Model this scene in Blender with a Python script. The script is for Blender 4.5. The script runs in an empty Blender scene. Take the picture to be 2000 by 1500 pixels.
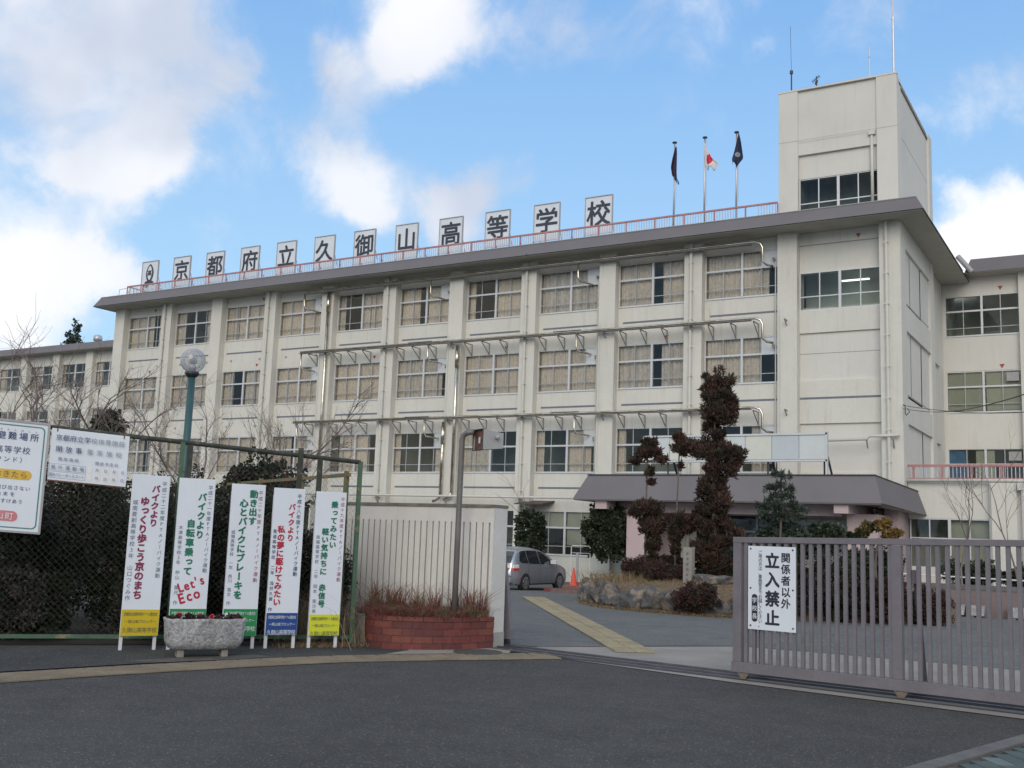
import bpy, math, random
import numpy as np
from mathutils import Vector, Matrix

random.seed(7)
rng = np.random.default_rng(7)
S = bpy.context.scene
COL = S.collection
PI = math.pi

# ------------------------------------------------------------------ camera
F_PX = 2076.7
r_ = Vector((0.85888, 0.51091, 0.0358)); u_ = None
def cam_axes(pitch, roll, yaw):
    cy, sy, cp, sp = math.cos(yaw), math.sin(yaw), math.cos(pitch), math.sin(pitch)
    fw = Vector((-sy*cp, cy*cp, sp)); r = Vector((cy, sy, 0)); u = r.cross(fw)
    cr, sr = math.cos(roll), math.sin(roll)
    return cr*r + sr*u, -sr*r + cr*u, fw
CR, CU, CF = cam_axes(0.143038, 0.0357779, 0.5361195)
cam = bpy.data.cameras.new('camera')
cam.sensor_width = 36.0; cam.lens = F_PX/2000*36
cam.clip_start = 0.1; cam.clip_end = 3000
camo = bpy.data.objects.new('camera', cam); COL.objects.link(camo)
camo.matrix_world = Matrix(((CR.x, CU.x, -CF.x, 0), (CR.y, CU.y, -CF.y, 0), (CR.z, CU.z, -CF.z, 1.6), (0, 0, 0, 1)))
S.camera = camo

# ------------------------------------------------------------------ sun, sky, exposure
SUN_EL, SUN_AZ = math.radians(27), math.radians(158)     # azimuth clockwise from +Y
sun = bpy.data.lights.new('sun', 'SUN'); sun.energy = 1.1; sun.angle = math.radians(38); sun.color = (1.0, 0.91, 0.80)
suno = bpy.data.objects.new('sun', sun); COL.objects.link(suno)
sd = Vector((math.sin(SUN_AZ)*math.cos(SUN_EL), math.cos(SUN_AZ)*math.cos(SUN_EL), math.sin(SUN_EL)))
suno.rotation_euler = sd.to_track_quat('Z', 'Y').to_euler()
S.view_settings.view_transform = 'Standard'; S.view_settings.look = 'None'
S.view_settings.exposure = 0.4; S.view_settings.gamma = 1.0
S.view_settings.use_curve_mapping = False
S.render.engine = 'CYCLES'
S.cycles.max_bounces = 6; S.cycles.diffuse_bounces = 3; S.cycles.glossy_bounces = 3
S.cycles.transparent_max_bounces = 16; S.cycles.transmission_bounces = 4
S.cycles.use_denoising = True; S.cycles.sample_clamp_indirect = 6

world = bpy.data.worlds.new('World'); S.world = world; world.use_nodes = True

class NT:
    def __init__(s, tree):
        s.t = tree; s.n = tree.nodes; s.l = tree.links
    def node(s, typ, **kw):
        nd = s.n.new(typ)
        for k, v in kw.items():
            if k.startswith('in_'):
                key = k[3:]; key = int(key) if key.isdigit() else key
                s.put(nd.inputs[key], v)
            else: setattr(nd, k, v)
        return nd
    def put(s, sock, v):
        if isinstance(v, bpy.types.NodeSocket): s.l.new(v, sock); return
        if sock.type == 'VECTOR' and hasattr(v, '__len__'): v = tuple(v)[:3]
        if sock.type == 'RGBA' and hasattr(v, '__len__') and len(v) == 3: v = (*v, 1)
        sock.default_value = v
    def math(s, op, a, b=0.0, c=0.0, clamp=False):
        nd = s.n.new('ShaderNodeMath'); nd.operation = op; nd.use_clamp = clamp
        s.put(nd.inputs[0], a); s.put(nd.inputs[1], b); s.put(nd.inputs[2], c)
        return nd.outputs[0]
    def vmath(s, op, a, b=(0, 0, 0)):
        nd = s.n.new('ShaderNodeVectorMath'); nd.operation = op
        s.put(nd.inputs[0], a); s.put(nd.inputs[1], b)
        return nd
    def noise(s, vec, scale, detail=4, rough=0.5, dist=0.0):
        nd = s.n.new('ShaderNodeTexNoise')
        s.put(nd.inputs['Vector'], vec); nd.inputs['Scale'].default_value = scale
        nd.inputs['Detail'].default_value = detail; nd.inputs['Roughness'].default_value = rough
        nd.inputs['Distortion'].default_value = dist
        return nd.outputs['Fac']
    def ramp(s, fac, lo, hi, a=0.0, b=1.0, smooth=False):
        nd = s.n.new('ShaderNodeMapRange'); nd.clamp = True
        nd.interpolation_type = 'SMOOTHSTEP' if smooth else 'LINEAR'
        s.put(nd.inputs[0], fac); s.put(nd.inputs[1], lo); s.put(nd.inputs[2], hi); s.put(nd.inputs[3], a); s.put(nd.inputs[4], b)
        return nd.outputs[0]
    def mix(s, fac, a, b, blend='MIX'):
        nd = s.n.new('ShaderNodeMix'); nd.data_type = 'RGBA'; nd.blend_type = blend
        s.put(nd.inputs[0], fac)
        for sock, v in ((nd.inputs[6], a), (nd.inputs[7], b)):
            if isinstance(v, (tuple, list)) and len(v) == 3: v = (*v, 1)
            s.put(sock, v)
        return nd.outputs[2]

def build_world():
    w = NT(world.node_tree); w.n.clear()
    out = w.node('ShaderNodeOutputWorld'); bg = w.node('ShaderNodeBackground')
    bg.inputs['Strength'].default_value = 0.1
    w.l.new(bg.outputs[0], out.inputs[0])
    sky = w.node('ShaderNodeTexSky', sky_type='NISHITA', sun_disc=False, sun_elevation=SUN_EL, sun_rotation=SUN_AZ)
    sky.air_density = 1.0; sky.dust_density = 0.6; sky.ozone_density = 1.6
    tc = w.node('ShaderNodeTexCoord').outputs['Generated']
    d = w.vmath('NORMALIZE', tc).outputs[0]
    def pix(x, y):
        v = (x-1000)*CR - (y-750)*CU + F_PX*CF
        return v.normalized()
    # cloud masses, by their direction in the sky: (x, y, radius, weight)
    B = [(110, 50, 210, 1.0), (340, 80, 140, .9), (20, 225, 120, .6), (450, 150, 55, .6), (560, 20, 100, .4), (180, 190, 110, .35),
         (240, 340, 75, 1.05), (140, 345, 50, .85), (350, 300, 65, .85), (320, 250, 50, .5),
         (60, 590, 130, 1.2), (240, 535, 75, 1.1), (130, 500, 70, .8), (0, 480, 60, .5), (300, 580, 60, .6),
         (860, 20, 120, 1.2), (790, 120, 60, .9), (930, 110, 110, .75), (1060, 40, 90, .5),
         (640, 140, 46, .85), (620, 300, 80, .8), (710, 350, 75, .9), (700, 200, 60, .35),
         (940, 375, 85, 1.1), (1050, 335, 60, .95), (890, 440, 75, .9), (720, 420, 55, .6), (730, 420, 40, .3),
         (1680, 20, 130, .45), (1870, 225, 50, .5), (1985, 190, 60, .5), (1965, 110, 60, .3),
         (1940, 460, 110, 1.4), (1865, 370, 42, .7), (2010, 380, 50, .6), (1870, 520, 80, .9), (1490, 120, 28, .3)]
    n0 = w.noise(d, 2.2, 6, 0.55)
    warp = w.node('ShaderNodeTexNoise'); warp.inputs['Scale'].default_value = 8; warp.inputs['Detail'].default_value = 8; warp.inputs['Roughness'].default_value = .62
    w.l.new(d, warp.inputs['Vector'])
    wv = w.vmath('SUBTRACT', warp.outputs['Color'], (.5, .5, .5)).outputs[0]
    wsc = w.n.new('ShaderNodeVectorMath'); wsc.operation = 'SCALE'; w.l.new(wv, wsc.inputs[0]); wsc.inputs['Scale'].default_value = 0.13
    dw = w.vmath('NORMALIZE', w.vmath('ADD', d, wsc.outputs[0]).outputs[0]).outputs[0]
    tot = None
    for x, y, r, wt in B:
        c = pix(x, y); k = 2/(r/F_PX)**2
        dot = w.vmath('DOT_PRODUCT', dw, tuple(c)).outputs['Value']
        g = w.math('EXPONENT', w.math('MULTIPLY', w.math('SUBTRACT', dot, 1.0), k*1.15))
        tot = w.math('MULTIPLY_ADD', g, wt, tot if tot is not None else 0.0)
    # away from those masses the sky goes on with clouds of the same kind
    vdot = w.vmath('DOT_PRODUCT', d, tuple(pix(1000, 400))).outputs['Value']
    away = w.ramp(vdot, 0.86, 0.72, 0, 1, True)
    big = w.ramp(n0, 0.38, 0.56, 0, 1.0, True)
    tot = w.math('MULTIPLY_ADD', away, big, tot)
    fine = w.noise(d, 9, 8, 0.6, 0.4)
    mid = w.noise(d, 4.5, 3, 0.55, 0.3)
    m = w.math('ADD', tot, w.math('ADD', w.math('MULTIPLY', w.math('SUBTRACT', fine, 0.5), 2.4), w.math('MULTIPLY', w.math('SUBTRACT', mid, 0.5), 1.6)))
    mask = w.ramp(m, 0.05, 1.25, 0, .97, True)
    # cloud brightness: greyer where thick and in patches
    gn = w.noise(d, 4.2, 4, 0.5)
    edge = w.ramp(m, 0.5, 1.3, 0, 1)
    cb = w.math('ADD', w.ramp(gn, 0.38, 0.62, 0.0, 1.0, True), w.math('MULTIPLY', w.math('SUBTRACT', fine, .5), 0.6), clamp=True)
    ccol = w.mix(cb, (4.7, 5.2, 6.2), (7.0, 7.2, 7.7))
    left = w.vmath('DOT_PRODUCT', d, tuple(pix(1985, 490))).outputs['Value']
    ccol = w.mix(w.ramp(left, math.cos(.14), math.cos(.03), 0, 0.9), ccol, (8.4, 8.4, 8.4))
    left2 = w.vmath('DOT_PRODUCT', d, tuple(pix(830, 40))).outputs['Value']
    ccol = w.mix(w.ramp(left2, math.cos(.10), math.cos(.02), 0, 0.75), ccol, (8.0, 8.0, 8.2))
    left3 = w.vmath('DOT_PRODUCT', d, tuple(pix(120, 600))).outputs['Value']
    ccol = w.mix(w.ramp(left3, math.cos(.16), math.cos(.04), 0, 0.8), ccol, (8.2, 8.2, 8.3))
    ccol = w.mix(away, ccol, w.mix(cb, (5.4, 5.3, 5.2), (9.6, 8.9, 7.9)))
    # thin high haze lifts the blue towards the pale blue of a bright winter day
    sep = w.node('ShaderNodeSeparateXYZ'); w.l.new(d, sep.inputs[0])
    skyc = w.mix(1.0, sky.outputs[0], (1.15, 1.28, 1.3), 'MULTIPLY')
    hz = w.ramp(sep.outputs[2], 0.14, 0.54, 1, 0)
    skyc = w.mix(w.math('MULTIPLY_ADD', hz, 0.16, 0.80), skyc, w.mix(hz, (1.5, 3.4, 6.7), (3.7, 5.7, 7.6)))
    col = w.mix(mask, skyc, ccol)
    w.l.new(col, bg.inputs['Color'])
build_world()

# ------------------------------------------------------------------ materials
MATS = {}
def mat(name, col=(.5, .5, .5), rough=.6, metal=0.0, var=.08, scale=2.0, fine=0.0, fscale=60, streak=0.0, dirt=0.0, dirtcol=(.12, .11, .09),
        bump=0.0, bscale=80, col2=None, c2scale=3.0, c2lo=.45, c2hi=.6, spec=0.5, emit=None, transl=0.0, island=0.0):
    if name in MATS: return MATS[name]
    m = bpy.data.materials.new(name); m.use_nodes = True; MATS[name] = m
    w = NT(m.node_tree); w.n.clear()
    out = w.node('ShaderNodeOutputMaterial'); b = w.node('ShaderNodeBsdfPrincipled')
    pos = w.node('ShaderNodeNewGeometry').outputs['Position']
    c = (*col, 1)
    if col2: c = w.mix(w.ramp(w.noise(pos, c2scale, 4, .6), c2lo, c2hi, 0, 1, True), (*col, 1), (*col2, 1))
    if island:
        ri = w.node('ShaderNodeNewGeometry').outputs['Random Per Island']
        f = w.ramp(ri, 0, 1, 1-island, 1+island)
        vm = w.n.new('ShaderNodeVectorMath'); vm.operation = 'SCALE'; w.put(vm.inputs[0], c); w.l.new(f, vm.inputs['Scale']); c = vm.outputs[0]
    if var or fine:
        f = w.ramp(w.noise(pos, scale, 5, .6), .3, .7, 1-var, 1+var)
        if fine: f = w.math('MULTIPLY', f, w.ramp(w.noise(pos, fscale, 3, .7), .3, .7, 1-fine, 1+fine))
        vm = w.n.new('ShaderNodeVectorMath'); vm.operation = 'SCALE'; w.put(vm.inputs[0], c); w.l.new(f, vm.inputs['Scale']); c = vm.outputs[0]
    if streak:
        mp = w.node('ShaderNodeMapping'); w.l.new(pos, mp.inputs[0]); mp.inputs['Scale'].default_value = (1, 1, .07)
        f = w.ramp(w.noise(mp.outputs[0], 5.0, 5, .65), .5, .78, 0, streak, True)
        c = w.mix(f, c, (*dirtcol, 1))
    if dirt:
        f = w.ramp(w.noise(pos, scale*1.7, 8, .7), .52, .75, 0, dirt, True)
        c = w.mix(f, c, (*dirtcol, 1))
    w.put(b.inputs['Base Color'], c)
    b.inputs['Roughness'].default_value = rough; b.inputs['Metallic'].default_value = metal
    b.inputs['Specular IOR Level'].default_value = spec
    if emit: b.inputs['Emission Color'].default_value = (*emit[0], 1); b.inputs['Emission Strength'].default_value = emit[1]
    if bump:
        bn = w.node('ShaderNodeBump'); bn.inputs['Strength'].default_value = bump; bn.inputs['Distance'].default_value = 0.02
        w.l.new(w.noise(pos, bscale, 4, .65), bn.inputs['Height']); w.l.new(bn.outputs[0], b.inputs['Normal'])
    sh = b.outputs[0]
    if transl:
        tr = w.node('ShaderNodeBsdfTranslucent'); w.put(tr.inputs['Color'], c)
        mx = w.node('ShaderNodeMixShader'); mx.inputs[0].default_value = transl
        w.l.new(sh, mx.inputs[1]); w.l.new(tr.outputs[0], mx.inputs[2]); sh = mx.outputs[0]
    w.l.new(sh, out.inputs[0])
    return m

def glass(name, tint=(.8, .85, .83), refl=1.42, wavy=.02):
    m = bpy.data.materials.new(name); m.use_nodes = True
    w = NT(m.node_tree); w.n.clear()
    out = w.node('ShaderNodeOutputMaterial')
    t = w.node('ShaderNodeBsdfTransparent'); t.inputs[0].default_value = (*tint, 1)
    g = w.node('ShaderNodeBsdfGlossy'); g.inputs['Roughness'].default_value = .015
    fr = w.node('ShaderNodeFresnel'); fr.inputs['IOR'].default_value = refl
    pos = w.node('ShaderNodeNewGeometry').outputs['Position']
    bn = w.node('ShaderNodeBump'); bn.inputs['Strength'].default_value = wavy; bn.inputs['Distance'].default_value = .3
    w.l.new(w.noise(pos, 1.3, 2, .5), bn.inputs['Height']); w.l.new(bn.outputs[0], g.inputs['Normal'])
    mx = w.node('ShaderNodeMixShader'); w.l.new(w.math('ADD', fr.outputs[0], .01, clamp=True), mx.inputs[0])
    w.l.new(t.outputs[0], mx.inputs[1]); w.l.new(g.outputs[0], mx.inputs[2]); w.l.new(mx.outputs[0], out.inputs[0])
    return m

def asphalt(name, base, patch):
    m = bpy.data.materials.new(name); m.use_nodes = True
    w = NT(m.node_tree); w.n.clear()
    out = w.node('ShaderNodeOutputMaterial'); b = w.node('ShaderNodeBsdfPrincipled')
    pos = w.node('ShaderNodeNewGeometry').outputs['Position']
    c = w.mix(w.ramp(w.noise(pos, .35, 5, .6), .35, .7, 0, 1, True), (*base, 1), (*patch, 1))
    n2 = w.noise(pos, 2.3, 6, .65)
    vor = w.node('ShaderNodeTexVoronoi'); vor.inputs['Scale'].default_value = 95; w.l.new(pos, vor.inputs['Vector'])
    sp = w.node('ShaderNodeSeparateColor'); w.l.new(vor.outputs['Color'], sp.inputs[0])
    f = w.ramp(sp.outputs[0], 0, 1, .72, 1.28)
    f = w.math('MULTIPLY', f, w.ramp(n2, .3, .7, .86, 1.16))
    f = w.math('MULTIPLY', f, w.ramp(w.noise(pos, 28, 4, .75), .3, .7, .8, 1.2))
    vm = w.n.new('ShaderNodeVectorMath'); vm.operation = 'SCALE'; w.l.new(c, vm.inputs[0]); w.l.new(f, vm.inputs['Scale']); c = vm.outputs[0]
    # pale chips of aggregate and worn scuffs
    chip = w.math('GREATER_THAN', sp.outputs[1], .965)
    c = w.mix(w.math('MULTIPLY', chip, .5), c, (.30, .29, .27, 1))
    sc = w.node('ShaderNodeMapping'); w.l.new(pos, sc.inputs[0]); sc.inputs['Rotation'].default_value = (0, 0, .9); sc.inputs['Scale'].default_value = (.5, 3.0, 1)
    scuff = w.ramp(w.noise(sc.outputs[0], 2.4, 9, .8), .58, .78, 0, .5, True)
    c = w.mix(scuff, c, (.16, .16, .158, 1))
    stain = w.ramp(w.noise(pos, .9, 6, .7, 1.0), .60, .72, 0, .4, True)
    c = w.mix(stain, c, (.032, .032, .034, 1))
    # thin dark cracks
    v2 = w.node('ShaderNodeTexVoronoi', feature='DISTANCE_TO_EDGE'); v2.inputs['Scale'].default_value = .33
    wp = w.node('ShaderNodeTexNoise'); wp.inputs['Scale'].default_value = 1.3; wp.inputs['Detail'].default_value = 6; w.l.new(pos, wp.inputs['Vector'])
    ws = w.n.new('ShaderNodeVectorMath'); ws.operation = 'SCALE'; w.l.new(wp.outputs['Color'], ws.inputs[0]); ws.inputs['Scale'].default_value = 1.4
    w.l.new(w.vmath('ADD', pos, ws.outputs[0]).outputs[0], v2.inputs['Vector'])
    crack = w.ramp(v2.outputs['Distance'], .0, .006, .45, 0)
    crack = w.math('MULTIPLY', crack, w.ramp(w.noise(pos, .5, 2, .5), .5, .56, 0, 1))
    c = w.mix(crack, c, (.02, .02, .02, 1))
    w.l.new(c, b.inputs['Base Color']); b.inputs['Roughness'].default_value = .88; b.inputs['Specular IOR Level'].default_value = .3
    bn = w.node('ShaderNodeBump'); bn.inputs['Strength'].default_value = .5; bn.inputs['Distance'].default_value = .006
    w.l.new(vor.outputs['Distance'], bn.inputs['Height']); w.l.new(bn.outputs[0], b.inputs['Normal'])
    w.l.new(b.outputs[0], out.inputs[0])
    return m

M_ASPH = asphalt('asphalt', (.052, .051, .050), (.066, .065, .063))
M_ASPH2 = asphalt('asphalt_yard', (.118, .124, .122), (.14, .145, .14))
M_ASPH3 = asphalt('asphalt_footway', (.040, .042, .042), (.060, .060, .058))
M_WALL = mat('cream_wall_paint', (.63, .62, .565), .8, var=.05, scale=.5, fine=.03, fscale=9, streak=.26, dirt=.10, dirtcol=(.30, .29, .25), bump=.12, bscale=60)
M_WALL2 = mat('cream_wall_plain', (.63, .62, .575), .8, var=.05, scale=.4, fine=.02, streak=.2, dirt=.09, dirtcol=(.34, .33, .29), bump=.12, bscale=60)
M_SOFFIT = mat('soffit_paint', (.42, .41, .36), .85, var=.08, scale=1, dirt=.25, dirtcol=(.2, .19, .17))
M_EAVE = mat('mauve_fascia_paint', (.145, .137, .148), .6, var=.06, scale=.6, streak=.10, dirtcol=(.10, .09, .09))
M_STRIP = mat('blue_grey_strip', (.16, .17, .21), .7, var=.1, scale=3)
M_ALU = mat('white_window_metal', (.60, .61, .62), .42, metal=.25, var=.06, scale=4)
M_ALU2 = mat('grey_window_metal', (.40, .41, .42), .45, metal=.4, var=.06, scale=4)
M_DARK = mat('dark_room', (.52, .55, .49), .9, var=.3, scale=.7)
M_GLASS = glass('window_glass', (.93, .95, .93))
M_GLASS_D = glass('dark_glass', (.5, .54, .54), 1.35)
M_CURT = mat('peach_curtain', (.74, .65, .56), .9, var=.07, scale=4, col2=(.63, .55, .47), c2scale=7, transl=.12)
M_CURT2 = mat('blue_curtain', (.10, .22, .36), .9, var=.2, scale=4, transl=.2)
M_BLIND = mat('pale_blind', (.50, .52, .42), .9, var=.06, scale=2, transl=.3)
M_PIPE = mat('bright_metal_duct', (.66, .63, .56), .26, metal=.95, var=.12, scale=3, col2=(.50, .44, .33), c2scale=2.4)
M_BRACK = mat('grey_bracket_steel', (.30, .285, .27), .6, metal=.3, var=.2, scale=6)
M_PVC = mat('cream_drain_pipe', (.58, .575, .53), .5, var=.06, scale=2, streak=.12, dirtcol=(.3, .3, .27))
M_RAILR = mat('faded_pink_rail', (.42, .20, .20), .6, var=.18, scale=3, dirt=.3, dirtcol=(.22, .10, .08))
M_BALU = mat('pale_baluster', (.50, .52, .60), .5, var=.1, scale=4)
M_SIGNW = mat('white_sign_board', (.67, .71, .77), .45, var=.04, scale=1.5, fine=.015, streak=.10, dirtcol=(.35, .36, .36))
M_LETTER = mat('charcoal_letter', (.035, .045, .065), .6, var=.1)
M_GREY = mat('sign_frame_grey', (.40, .41, .43), .5, metal=.3)
M_POLE = mat('pole_metal', (.50, .51, .55), .4, metal=.6, var=.1, scale=3)
M_DKMETAL = mat('dark_metal', (.05, .055, .06), .5, metal=.4)
M_PINK = mat('pink_tile_render', (.50, .395, .40), .75, var=.06, scale=.8, fine=.04, fscale=20, dirt=.12, dirtcol=(.32, .25, .25), bump=.15)
M_GATE = mat('mauve_gate_paint', (.158, .146, .163), .55, var=.12, scale=4, fine=.09, fscale=50, dirt=.32, dirtcol=(.12, .085, .07), bump=.05)
M_CONC = mat('concrete', (.27, .25, .225), .9, var=.14, scale=1.2, fine=.14, fscale=70, dirt=.25, dirtcol=(.15, .14, .125), bump=.35, bscale=120)
M_CONCL = mat('pale_concrete', (.36, .35, .32), .9, var=.12, scale=2, fine=.1, fscale=60, dirt=.25, dirtcol=(.2, .19, .17), bump=.3)
M_GREENM = mat('green_fence_paint', (.055, .115, .070), .6, var=.2, scale=5, col2=(.20, .16, .09), c2scale=7, c2lo=.56, c2hi=.66, bump=.1)
M_FENCEDK = mat('dark_fence_rail', (.035, .040, .030), .75, var=.3, scale=9, col2=(.10, .085, .06), c2scale=9, c2lo=.55, c2hi=.66, bump=.2)
M_RUSTGRN = mat('rust_green_steel', (.13, .17, .10), .8, var=.25, scale=6, col2=(.22, .13, .06), c2scale=6, c2lo=.42, c2hi=.58, bump=.2)
M_WIRE = mat('chain_wire', (.05, .068, .045), .6, metal=.2, var=.2, scale=3, col2=(.09, .085, .06), c2scale=2)
M_BRICK = mat('red_brick', (.17, .045, .04), .7, var=.22, scale=9, fine=.15, fscale=60, dirt=.2, dirtcol=(.10, .045, .04), bump=.3)
M_BRICK2 = mat('brown_step_brick', (.19, .115, .10), .8, var=.2, scale=9, fine=.12, bump=.3)
M_MORTAR = mat('mortar', (.085, .062, .056), .9, var=.2, scale=9, bump=.4)
M_WHWALL = mat('white_gate_wall', (.66, .64, .60), .88, var=.06, scale=1.5, fine=.08, fscale=50, streak=.28, dirt=.14, dirtcol=(.24, .22, .18), bump=.6, bscale=90)
M_CAP = mat('mossy_wall_cap', (.17, .155, .13), .95, var=.3, scale=5, dirt=.5, dirtcol=(.07, .065, .05), bump=.5)
M_TACT = mat('tactile_tile', (.215, .18, .13), .85, var=.2, scale=2.2, fine=.15, fscale=60, dirt=.7, dirtcol=(.12, .11, .10), bump=.2)
M_LINE = mat('worn_yellow_line', (.34, .30, .17), .85, var=.2, scale=6, dirt=.4, dirtcol=(.16, .16, .13))
M_STEEL = mat('worn_steel', (.17, .165, .175), .5, metal=.7, var=.2, scale=5)
M_ROCK = mat('garden_rock', (.082, .080, .080), .88, var=.45, scale=3.5, fine=.25, fscale=25, col2=(.19, .155, .12), c2scale=3.8, c2lo=.48, c2hi=.60, dirt=.3, dirtcol=(.07, .07, .07), bump=.8, bscale=14)
M_SOIL = mat('soil_straw', (.17, .125, .08), .95, var=.25, scale=3, fine=.25, fscale=40, col2=(.10, .075, .05), bump=.6, bscale=40)
M_STRAW = mat('straw_grass', (.27, .20, .115), .9, var=.25, scale=3, island=.35, transl=.2)
M_REDGRASS = mat('red_dead_grass', (.17, .06, .048), .9, var=.3, scale=4, col2=(.20, .155, .085), c2scale=3.2, c2lo=.5, c2hi=.6, island=.35, transl=.2)
M_LEAFD = mat('dark_evergreen_leaf', (.020, .027, .014), .65, var=.35, scale=1.6, col2=(.055, .045, .042), c2scale=2.4, island=.45, spec=.25, transl=.1)
M_LEAFG = mat('green_leaf', (.034, .048, .026), .55, var=.3, scale=2, island=.45, spec=.4, transl=.12)
M_LEAFG2 = mat('bluish_pine_needle', (.052, .075, .055), .7, var=.25, scale=3, island=.4, transl=.1)
M_LEAFR = mat('bronze_conifer_leaf', (.070, .036, .026), .8, var=.4, scale=2.4, col2=(.034, .028, .017), c2scale=2.6, c2lo=.42, c2hi=.62, island=.45, transl=.12)
M_LEAFA = mat('maroon_azalea_leaf', (.058, .026, .022), .8, var=.35, scale=4, col2=(.034, .026, .016), c2scale=3, island=.5, transl=.12)
M_LEAFO = mat('olive_orange_leaf', (.20, .125, .035), .8, var=.3, scale=4, col2=(.09, .085, .035), c2scale=3, island=.4, transl=.12)
M_BARK = mat('bark', (.13, .105, .09), .9, var=.25, scale=8, bump=.5)
M_TWIG = mat('bare_twig', (.19, .15, .14), .9, var=.25, scale=2)
M_WIND = mat('whitish_planter_stone', (.36, .36, .37), .9, var=.3, scale=5, fine=.45, fscale=30, streak=.6, dirt=.6, dirtcol=(.09, .09, .09), bump=1.0, bscale=30)
M_TEAL = mat('teal_pole_paint', (.028, .085, .095), .45, var=.1, scale=5)
M_LAMPPOLE = mat('grey_brown_pole', (.165, .155, .15), .55, metal=.2, var=.15, scale=5, streak=.3, dirtcol=(.09, .07, .06))
M_RUST = mat('rust_brown', (.17, .072, .045), .8, var=.3, scale=12, col2=(.08, .045, .035), c2scale=10)
M_LTGREY = mat('light_grey_paint', (.34, .34, .34), .55, var=.08, scale=6, dirt=.2, dirtcol=(.2, .18, .16))
M_CAR = mat('silver_car_paint', (.40, .43, .47), .25, metal=.7, var=.02, scale=1)
M_CARGLASS = mat('car_glass', (.018, .024, .026), .06, spec=.9, var=0)
M_BLACK = mat('black_rubber', (.018, .018, .019), .7, var=.1)
M_RIM = mat('alloy_rim', (.50, .51, .53), .3, metal=.8, var=0)
M_TAILR = mat('red_lamp', (.45, .02, .02), .2, var=0)
M_TAILW = mat('clear_lamp', (.62, .60, .60), .2, var=0)
M_CONE = mat('orange_red_cone', (.62, .075, .035), .5, var=.08)
M_WHITE = mat('white_paint', (.62, .63, .66), .5, var=.05, scale=2, dirt=.08, dirtcol=(.4, .4, .38))
M_TILEG = mat('green_grey_paver', (.072, .098, .092), .85, var=.15, scale=3, fine=.12, fscale=70, bump=.2)
M_TILEG2 = mat('pale_green_paver', (.12, .155, .145), .85, var=.15, scale=3, fine=.12, fscale=70, bump=.2)
M_PANELG = mat('board_panel_pale', (.56, .60, .58), .16, var=.03, scale=.5, spec=.6)
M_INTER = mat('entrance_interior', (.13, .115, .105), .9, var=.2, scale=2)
M_BEIGE = mat('beige_counter', (.50, .42, .31), .7, var=.1, scale=2)
M_LAMPON = mat('lit_tube', (.9, .95, 1), .5, var=0, emit=((.9, 1, .95), 1.6))
M_TRI = mat('red_marker', (.36, .07, .06), .6, var=.1)
M_FRAME_BR = mat('dark_brown_awning', (.07, .05, .045), .6, var=.1)

def ink(name, col): return mat('ink_'+name, col, .5, var=.05, scale=6)
I_MAROON = ink('maroon', (.22, .02, .075)); I_GREEN = ink('green', (.01, .16, .10)); I_RED = ink('red', (.42, .02, .05)); I_NAVY = ink('navy', (.025, .05, .17))
I_TEAL = ink('teal_grey', (.09, .17, .17)); I_GREY = ink('grey_blue', (.10, .13, .20)); I_WHITE = ink('white', (.66, .70, .72)); I_OLIVE = ink('olive', (.16, .15, .08)); I_BLACK = ink('black', (.02, .022, .042))
I_ROSE = ink('rose', (.30, .06, .10)); I_FADED = ink('faded', (.22, .25, .28))
B_YEL = mat('band_yellow', (.56, .42, .012), .5, var=.05); B_GRN = mat('band_green', (.012, .22, .065), .5, var=.05); B_BLU = mat('band_blue', (.012, .055, .24), .5, var=.05); B_LIM = mat('band_lime', (.58, .62, .025), .5, var=.05)
B_ORG = mat('pill_orange', (.66, .42, .05), .5, var=.05); B_ROS = mat('pill_rose', (.55, .18, .21), .5, var=.08, scale=9)
B_TEAL = mat('border_teal', (.05, .22, .22), .5, var=.1)

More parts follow.
